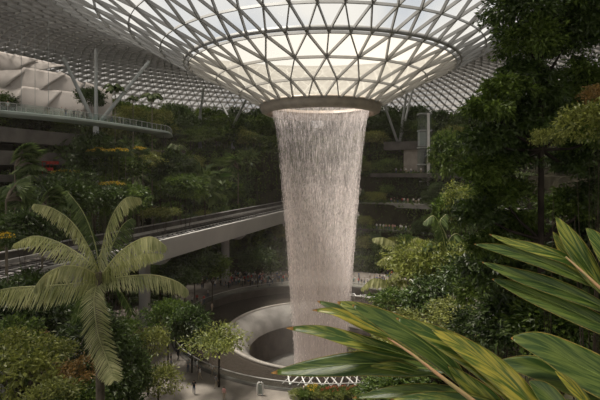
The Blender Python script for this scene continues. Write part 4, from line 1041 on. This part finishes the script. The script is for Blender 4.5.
# ================================================================== GINGER LEAVES CLOSE TO THE VIEWER
def ginger_mat(name, c1, c2, lo, hi):
    m = bpy.data.materials.new(name); m.use_nodes = True; t = m.node_tree; t.nodes.clear()
    o = t.nodes.new('ShaderNodeOutputMaterial'); uv = t.nodes.new('ShaderNodeUVMap'); sp = t.nodes.new('ShaderNodeSeparateXYZ')
    a = t.nodes.new('ShaderNodeMath'); a.operation = 'MULTIPLY_ADD'; a.inputs[1].default_value = -6.0
    cb = t.nodes.new('ShaderNodeCombineXYZ'); n = t.nodes.new('ShaderNodeTexNoise'); n.inputs['Scale'].default_value = 16; n.inputs['Detail'].default_value = 5; n.inputs['Roughness'].default_value = .6
    t.links.new(uv.outputs[0], sp.inputs[0]); t.links.new(sp.outputs['Y'], a.inputs[0]); t.links.new(sp.outputs['X'], a.inputs[2])
    t.links.new(a.outputs[0], cb.inputs[0]); m5 = t.nodes.new('ShaderNodeMath'); m5.operation = 'MULTIPLY'; m5.inputs[1].default_value = 3.0
    t.links.new(sp.outputs['Y'], m5.inputs[0]); t.links.new(m5.outputs[0], cb.inputs[1]); oi = t.nodes.new('ShaderNodeObjectInfo'); mm5 = t.nodes.new('ShaderNodeMath'); mm5.operation = 'MULTIPLY'; mm5.inputs[1].default_value = 20
    t.links.new(oi.outputs['Random'], mm5.inputs[0]); t.links.new(mm5.outputs[0], cb.inputs[2])
    t.links.new(cb.outputs[0], n.inputs['Vector'])
    r = t.nodes.new('ShaderNodeValToRGB'); r.color_ramp.elements[0].position = lo; r.color_ramp.elements[1].position = hi
    r.color_ramp.elements[0].color = (*c1, 1); r.color_ramp.elements[1].color = (*c2, 1); t.links.new(n.outputs['Fac'], r.inputs['Fac'])
    d = t.nodes.new('ShaderNodeBsdfDiffuse'); tr = t.nodes.new('ShaderNodeBsdfTranslucent'); gl = t.nodes.new('ShaderNodeBsdfGlossy'); gl.inputs['Roughness'].default_value = .38
    s1 = t.nodes.new('ShaderNodeMixShader'); s1.inputs[0].default_value = .35; s2 = t.nodes.new('ShaderNodeMixShader'); s2.inputs[0].default_value = .06
    bp = t.nodes.new('ShaderNodeBump'); bp.inputs['Strength'].default_value = .25; bp.inputs['Distance'].default_value = .01; t.links.new(n.outputs['Fac'], bp.inputs['Height'])
    for q in (d, gl): t.links.new(bp.outputs[0], q.inputs['Normal'])
    for q in (d, tr): t.links.new(r.outputs[0], q.inputs['Color'])
    t.links.new(d.outputs[0], s1.inputs[1]); t.links.new(tr.outputs[0], s1.inputs[2]); t.links.new(s1.outputs[0], s2.inputs[1]); t.links.new(gl.outputs[0], s2.inputs[2]); t.links.new(s2.outputs[0], o.inputs[0])
    return m
M['gi_green'] = ginger_mat('ginger_leaf_green', (.055, .125, .018), (.27, .36, .07), .42, .66)
M['gi_mix'] = ginger_mat('ginger_leaf_striped', (.075, .16, .02), (.55, .56, .10), .46, .62)
M['gi_yel'] = ginger_mat('ginger_leaf_yellow', (.14, .24, .03), (.75, .66, .10), .40, .56)
M['gi_tip'] = mat('dry_leaf_tip', (.42, .23, .08), .7, .1, .3, 40)
M['gi_edge'] = mat('leaf_margin', (.46, .47, .10), .6, .2, .3, 40, col2=(.50, .36, .10))
M['gi_rib'] = mat('leaf_midrib', (.24, .32, .08), .5, .3, .15, 30)
def ginger_leaf(root, pts, wpx, Y0, Y1, m, edge=.22, fold=.25, tip=.05, wave=.0, name='leaf', peak=.45):
    """pts: centreline from base to tip in picture columns/rows; Y0 depth at base, Y1 at tip"""
    n0 = len(pts); P0 = [at(px, py, Y0+(Y1-Y0)*i/(n0-1)) for i, (px, py) in enumerate(pts)]
    cl = resample(P0, max(4, 40//(n0-1))); n = len(cl); acc = [0]
    for i in range(1, n): acc.append(acc[-1]+(cl[i]-cl[i-1]).length)
    Lt = acc[-1]; V, UV = [], []; na = 9
    for i, p in enumerate(cl):
        t = acc[i]/Lt; d = (cl[min(i+1, n-1)]-cl[max(i-1, 0)]).normalized(); Y = p.y
        view = (p-Vector((0, 0, EYE))).normalized(); s = d.cross(view).normalized(); nn = s.cross(d).normalized()
        if s.z < 0: s = -s
        a = (t/peak if t < peak else (1-t)/(1-peak)); prof_ = (math.sin(min(1, a)*PI/2)**(.75 if t > peak else .8))
        w_ = wpx/2/F*Y*max(.015, prof_)
        for j in range(na):
            v = -1+2*j/(na-1)
            q = p+s*(w_*v*(1-abs(fold)*.3))+Vector((0, 1, 0))*(w_*edge*v*2)+nn*(-abs(v)*w_*fold)+nn*(w_*wave*math.sin(t*19+v*2)*abs(v))
            V.append(q[:]); UV.append((t*Lt, abs(v)*w_))
    g = Bag(); Fb, Fm, Fe = [], [], []
    for i in range(n-1):
        for j in range(na-1):
            f = [i*na+j, i*na+j+1, (i+1)*na+j+1, (i+1)*na+j]; (Fb if acc[i]/Lt < 1-tip else Fm).append(f)
    g.add(V, Fb, 0, UV)
    if Fm: g.add(V, Fm, 1, UV)
    # thin dry margin along both edges
    for j0, j1 in ((0, 1), (na-1, na-2)):
        E = [];
        for i in range(n):
            a_, b_2 = np.array(V[i*na+j0]), np.array(V[i*na+j1]); E += [tuple(a_+(a_-b_2)*.10), tuple(a_+(b_2-a_)*.10)]
        g.add(E, [[2*i, 2*i+1, 2*i+3, 2*i+2] for i in range(n-1)], 2)
    o = sub(name, g, [M[m], M['gi_tip'], M['gi_edge']], root, True)
    md = o.modifiers.new('thickness', 'SOLIDIFY'); md.thickness = .0006*Y0/1.5
    g = Bag(); g.tube([c-Vector((0, .001, 0)) for c in cl[:int(n*.9)]], list(np.linspace(.0035, .0008, int(n*.9))*Y0/1.5), 5); mr = sub('midrib', g, M['gi_rib'], root); mr.parent = o
    return o
GZ = EYE-1.75
def ginger(label, stem_px, leaves, stem_r):
    P_ = [at(*q) for q in stem_px]; b = P_[0]
    gz = ground(b.x, b.y); root = empty('ginger_plant', (b.x, b.y, gz), label, 'ginger plant')
    g = Bag(); g.tube([(b.x, b.y, gz-.05)]+P_ if False else [(b.x+.1, b.y-.02, gz-.05)]+P_, [stem_r*1.2]+list(np.linspace(stem_r*1.1, stem_r*.35, len(P_))), 8)
    sub('stem', g, M['stem'], root)
    for lf in leaves: ginger_leaf(root, **lf)
    return root
ginger('striped ginger plant rising from the bottom edge with long pointed yellow-green leaves',
 [(560, 470, 1.34), (510, 430, 1.35), (472, 400, 1.37), (440, 376, 1.42), (412, 354, 1.48), (388, 338, 1.56)], [
 dict(pts=[(452, 371), (420, 368), (370, 363), (320, 367), (271, 373)], wpx=19, Y0=1.58, Y1=1.75, m='gi_green', fold=.3, edge=.35, peak=.4, tip=.04),
 dict(pts=[(600, 372), (540, 380), (500, 374), (440, 366), (400, 366)], wpx=20, Y0=1.45, Y1=1.55, m='gi_green', fold=.2, edge=.3, peak=.5, tip=.03) if False else
 dict(pts=[(440, 378), (420, 372), (396, 366), (370, 366)], wpx=8, Y0=1.60, Y1=1.64, m='gi_mix', fold=.2, edge=.3, peak=.5, tip=.03),
 dict(pts=[(432, 364), (400, 353), (360, 342), (320, 331), (286, 328)], wpx=13, Y0=1.60, Y1=1.72, m='gi_mix', fold=.35, edge=.3, tip=.06, peak=.5),
 dict(pts=[(418, 356), (392, 338), (364, 324), (336, 312), (312, 310)], wpx=11, Y0=1.62, Y1=1.75, m='gi_yel', fold=.35, edge=.25, tip=.06),
 dict(pts=[(410, 352), (392, 336), (366, 322), (340, 310), (317, 301)], wpx=13, Y0=1.62, Y1=1.78, m='gi_green', fold=.3, edge=.3, tip=.04),
 dict(pts=[(446, 372), (424, 348), (394, 326), (362, 311), (337, 302)], wpx=19, Y0=1.56, Y1=1.70, m='gi_mix', fold=.3, edge=.3, tip=.03, peak=.55),
 dict(pts=[(476, 398), (450, 366), (420, 340), (388, 322), (352, 305)], wpx=24, Y0=1.50, Y1=1.62, m='gi_green', fold=.25, edge=.3, tip=.02, peak=.5),
 dict(pts=[(560, 436), (524, 400), (480, 362), (440, 338), (396, 318)], wpx=27, Y0=1.42, Y1=1.54, m='gi_mix', fold=.25, edge=.25, tip=.02, peak=.45, wave=.05),
 dict(pts=[(580, 448), (540, 412), (505, 378), (468, 350), (432, 330)], wpx=26, Y0=1.38, Y1=1.50, m='gi_yel', fold=.25, edge=.25, tip=.01, peak=.5, wave=.05),
 dict(pts=[(520, 432), (492, 404), (470, 386), (448, 366)], wpx=22, Y0=1.46, Y1=1.52, m='gi_mix', fold=.3, edge=.25, tip=.02),
 dict(pts=[(500, 400), (466, 394), (424, 391), (386, 393), (352, 398)], wpx=11, Y0=1.50, Y1=1.62, m='gi_green', fold=.25, edge=.35, tip=.04),
 dict(pts=[(520, 412), (480, 402), (430, 398), (390, 400)], wpx=11, Y0=1.44, Y1=1.50, m='gi_mix', fold=.25, edge=.3, tip=.04)], .009)
ginger('ginger plant leaning in from the right edge with pinkish stem and parallel leaves',
 [(700, 420, 1.55), (655, 345, 1.56), (622, 308, 1.60), (600, 288, 1.63), (584, 273, 1.68), (566, 257, 1.76)], [
 dict(pts=[(598, 286), (572, 262), (540, 250), (510, 242), (489, 234)], wpx=12, Y0=1.80, Y1=1.95, m='gi_mix', fold=.3, edge=.3, tip=.03),
 dict(pts=[(606, 292), (570, 273), (536, 259), (504, 250), (474, 244)], wpx=14, Y0=1.78, Y1=1.95, m='gi_green', fold=.3, edge=.3, tip=.02, peak=.5),
 dict(pts=[(632, 322), (590, 301), (552, 286), (514, 274), (482, 262)], wpx=17, Y0=1.74, Y1=1.92, m='gi_green', fold=.3, edge=.3, tip=.03, peak=.5),
 dict(pts=[(650, 350), (604, 326), (560, 305), (524, 291), (492, 279)], wpx=22, Y0=1.70, Y1=1.9, m='gi_green', fold=.3, edge=.35, tip=.02, peak=.5),
 dict(pts=[(610, 300), (594, 276), (576, 248), (564, 230), (556, 217)], wpx=27, Y0=1.76, Y1=1.88, m='gi_mix', fold=.2, edge=.3, tip=.0, peak=.5),
 dict(pts=[(592, 284), (578, 268), (566, 252), (553, 232)], wpx=18, Y0=1.86, Y1=1.95, m='gi_yel', fold=.2, edge=.3, tip=.0, peak=.5),
 dict(pts=[(636, 312), (618, 270), (600, 244), (586, 228)], wpx=30, Y0=1.70, Y1=1.84, m='gi_mix', fold=.2, edge=.3, tip=.0, peak=.5),
 dict(pts=[(650, 300), (630, 262), (614, 240), (600, 228)], wpx=26, Y0=1.74, Y1=1.9, m='gi_green', fold=.2, edge=.3, tip=.0, peak=.5)], .010)
ginger('dark green ginger plant at the lower right corner with a pale rolled bud',
 [(720, 470, 1.5), (690, 430, 1.5), (660, 404, 1.52), (640, 392, 1.54)], [
 dict(pts=[(668, 412), (620, 386), (580, 366), (544, 347), (511, 338)], wpx=38, Y0=1.45, Y1=1.62, m='gi_green', fold=.3, edge=.35, tip=.02, peak=.45),
 dict(pts=[(660, 420), (612, 394), (572, 380), (536, 368), (497, 362)], wpx=27, Y0=1.48, Y1=1.66, m='gi_green', fold=.3, edge=.35, tip=.02, peak=.45),
 dict(pts=[(600, 424), (588, 404), (570, 384), (555, 371)], wpx=14, Y0=1.40, Y1=1.44, m='gi_yel', fold=.6, edge=.2, tip=.0, peak=.6, name='rolled_bud'),
 dict(pts=[(580, 430), (562, 410), (546, 394), (529, 381)], wpx=24, Y0=1.36, Y1=1.42, m='gi_green', fold=.4, edge=.2, tip=.0, peak=.6)], .009)

# ================================================================== PEOPLE
def person_mesh(name, joints, edges, rads, S):
    me = bpy.data.meshes.new('figure_frame'); me.from_pydata(joints, edges, []); o = bpy.data.objects.new('figure_frame', me); COL.objects.link(o)
    md = o.modifiers.new('skin', 'SKIN'); sv = me.skin_vertices[0].data
    for i, r_ in enumerate(rads): sv[i].radius = r_; sv[i].use_root = (i == 0)
    sd = o.modifiers.new('smooth', 'SUBSURF'); sd.levels = 1
    bpy.context.view_layer.update(); ev = o.evaluated_get(bpy.context.evaluated_depsgraph_get()); out = bpy.data.meshes.new_from_object(ev); out.name = name
    bpy.data.objects.remove(o); bpy.data.meshes.remove(me)
    for m in (M['skin'], shirts[0], pants[0], M['hair'], M['shoe']): out.materials.append(m)
    hd = Vector(joints[S['head']])
    for p in out.polygons:
        c = p.center; mi = 1
        if c.z > 1.44:
            mi = 3 if (c.z > hd.z+.045 or (c.y > hd.y+.02 and c.z > hd.z-.06)) else 0
            if abs(c.x) > .14: mi = 0
        elif c.z < .09: mi = 4
        elif c.z < .93 and abs(c.x) < .21: mi = 2
        elif abs(c.x) > .2 and (c.z < 1.12): mi = 0
        if any((Vector(c)-Vector(joints[h])).length < .10 for h in S['hands']): mi = 0
        p.material_index = mi; p.use_smooth = True
    return out
def pose(kind):
    J = [(0, 0, .95), (0, 0, 1.12), (0, .01, 1.32), (0, 0, 1.46), (0, -.02, 1.56), (0, -.02, 1.69)]
    R_ = [(.15, .10), (.13, .09), (.165, .105), (.055, .055), (.085, .095), (.06, .065)]
    E = [(0, 1), (1, 2), (2, 3), (3, 4), (4, 5)]; hands = []
    for sg in (-1, 1):
        n = len(J)
        if kind == 'phone' and sg == 1: arm = [(.20, -.02, 1.37), (.25, -.16, 1.17), (.14, -.38, 1.42), (.11, -.44, 1.50)]
        elif kind == 'phone': arm = [(-.20, -.02, 1.37), (-.25, -.15, 1.17), (-.08, -.38, 1.40), (-.04, -.43, 1.48)]
        elif kind == 'walk': arm = [(.20*sg, 0, 1.37), (.24*sg, .12*sg, 1.11), (.24*sg, .05*sg-.14, .90), (.23*sg, .02*sg-.2, .84)]
        elif kind == 'wave' and sg == 1: arm = [(.20, 0, 1.38), (.36, -.04, 1.50), (.33, -.06, 1.76), (.33, -.06, 1.85)]
        else: arm = [(.20*sg, 0, 1.37), (.25*sg, .02, 1.10), (.26*sg, -.05, .86), (.25*sg, -.07, .78)]
        J += arm; E += [(2, n), (n, n+1), (n+1, n+2), (n+2, n+3)]; R_ += [(.062, .062), (.045, .045), (.034, .034), (.042, .028)]; hands.append(n+3)
        n = len(J)
        if kind == 'walk': leg = [(.09*sg, 0, .88), (.10*sg, -.10*sg-.05, .50), (.10*sg, -.24*sg+.04, .09), (.10*sg, -.24*sg-.12, .04)]
        else: leg = [(.09*sg, 0, .88), (.11*sg, -.02, .50), (.12*sg, .02, .09), (.13*sg, -.14, .04)]
        J += leg; E += [(0, n), (n, n+1), (n+1, n+2), (n+2, n+3)]; R_ += [(.095, .10), (.062, .065), (.042, .045), (.045, .032)]
    return J, E, R_, dict(head=4, hands=hands)
PM = {}
for k in ('stand', 'phone', 'walk', 'wave'):
    J, E, R_, S = pose(k); PM[k] = person_mesh('person_'+k, J, E, R_, S)
DO = dict(stand='standing', phone='photographing', walk='walking', wave='arm-raising')
folk = {}
def person(x, y, z, key, po=None, si=None, rz=None, group=None):
    po = po or rnd.choice(['stand', 'phone', 'walk', 'stand', 'walk', 'phone']); si = rnd.choice([0, 0, 0, 1, 1, 3, 4, 5, 6, 7, 2]) if si is None else si; pi_ = rnd.randrange(3)
    o = obj('person', PM[po], None, (x, y, z)); o.rotation_euler.z = rnd.uniform(0, 6.28) if rz is None else rz; h = rnd.uniform(.92, 1.04); o.scale = (h, h, h)
    o.material_slots[1].link = 'OBJECT'; o.material_slots[1].material = shirts[si]; o.material_slots[2].link = 'OBJECT'; o.material_slots[2].material = pants[pi_]
    o['category'] = 'person'; o['group'] = group or ('people '+key)
    LISTS.setdefault(key, []).append((o, f'{DO[po]} person in {shirt_names[si]} top')); return o
taken = []
def free(x, y, d=.55):
    if any((x-a)**2+(y-b)**2 < d*d for a, b in taken): return False
    taken.append((x, y)); return True
def on_plaza(px, py): Y = 27*F/(py-170); return (px-300)/F*Y, Y
def toward(x, y): return math.atan2(CX-x, -(CY-y))
n_ = 0
while n_ < 112:      # the crowd behind the pool
    px = rnd.triangular(186, 296, 262); py = rnd.uniform(279, 290) if px < 230 else rnd.uniform(276, 287)
    x, y = on_plaza(px, py); r_ = math.hypot(x-CX, y-CY)
    if r_ > 26.2 and r_ < 41 and free(x, y): person(x, y, 1.5, 'in the crowd left of the waterfall', rz=toward(x, y)+rnd.uniform(-1, 1)); n_ += 1
n_ = 0
while n_ < 30:
    px = rnd.uniform(340, 402); py = rnd.uniform(276, 287); x, y = on_plaza(px, py); r_ = math.hypot(x-CX, y-CY)
    if r_ > 26.2 and r_ < 41 and free(x, y): person(x, y, 1.5, 'in the crowd right of the waterfall', rz=toward(x, y)+rnd.uniform(-1, 1)); n_ += 1
for px, py, po, si in ((212, 311, 'stand', 6), (204, 303, 'stand', 2), (197, 302, 'stand', 2), (192, 304, 'walk', 0), (188, 308, 'stand', 7), (201, 306, 'stand', 0), (185, 304, 'walk', 1), (208, 297, 'walk', 0)):
    x, y = on_plaza(px, py); free(x, y); person(x, y, 1.5, 'by the left pool railing', po, si)
for px, py, po, si in ((129, 325, 'walk', 1), (136, 316, 'stand', 1), (122, 312, 'walk', 1), (124, 346, 'stand', 1), (131, 352, 'stand', 1), (140, 340, 'walk', 3), (197, 372, 'stand', 0), (200, 380, 'walk', 0), (193, 362, 'stand', 1), (190, 356, 'walk', 5), (194, 394, 'walk', 1),
                       (224, 400, 'stand', 5), (188, 372, 'stand', 3), (164, 372, 'walk', 1), (171, 366, 'stand', 1), (178, 360, 'walk', 1), (304, 398, 'stand', 6), (216, 388, 'walk', 3), (212, 376, 'walk', 0)):
    x, y = on_plaza(px, py)
    if free(x, y, .5): person(x, y, 1.5, 'on the paving between plaza trees', po, si)
for px, r_ in [(376+i*3.3+rnd.uniform(-1.4, 1.4), 49.1) for i in range(11)]:
    x, y = place_ring(px, r_); person(x, y, 11.95, 'on the lower balcony at right', rnd.choice(['stand', 'phone']), rnd.choice([0, 0, 1, 5]), rz=toward(x, y))
for px, r_ in [(391+i*3.6+rnd.uniform(-1.5, 1.5), 55.7) for i in range(9)]:
    x, y = place_ring(px, r_); person(x, y, 18.95, 'on the middle balcony at right', rnd.choice(['stand', 'phone']), rnd.choice([0, 1, 2, 5]), rz=toward(x, y))
for px, r_ in [(396+i*5, 62.1) for i in range(6)]:
    x, y = place_ring(px, r_); person(x, y, 27.52, 'on the balcony by the lift tower', 'stand', rnd.choice([0, 3, 1]), rz=toward(x, y))
for i, px in enumerate((8, 50, 63, 66, 72, 78, 81, 112, 118)):
    c = min(cl_b := [q for q in resample([at(*p) for p in bpx], 8)], key=lambda q: abs(topx(q)-px)); d = Vector((c.x, c.y, 0)).normalized()
    person(c.x+d.x*1.3, c.y+d.y*1.3, EYE+9.1, 'on the high footbridge', 'walk' if i % 3 else 'stand', (0, 1, 0, 1, 1, 3, 0, 1, 3)[i])

for key, L in LISTS.items(): number_labels(L, key)
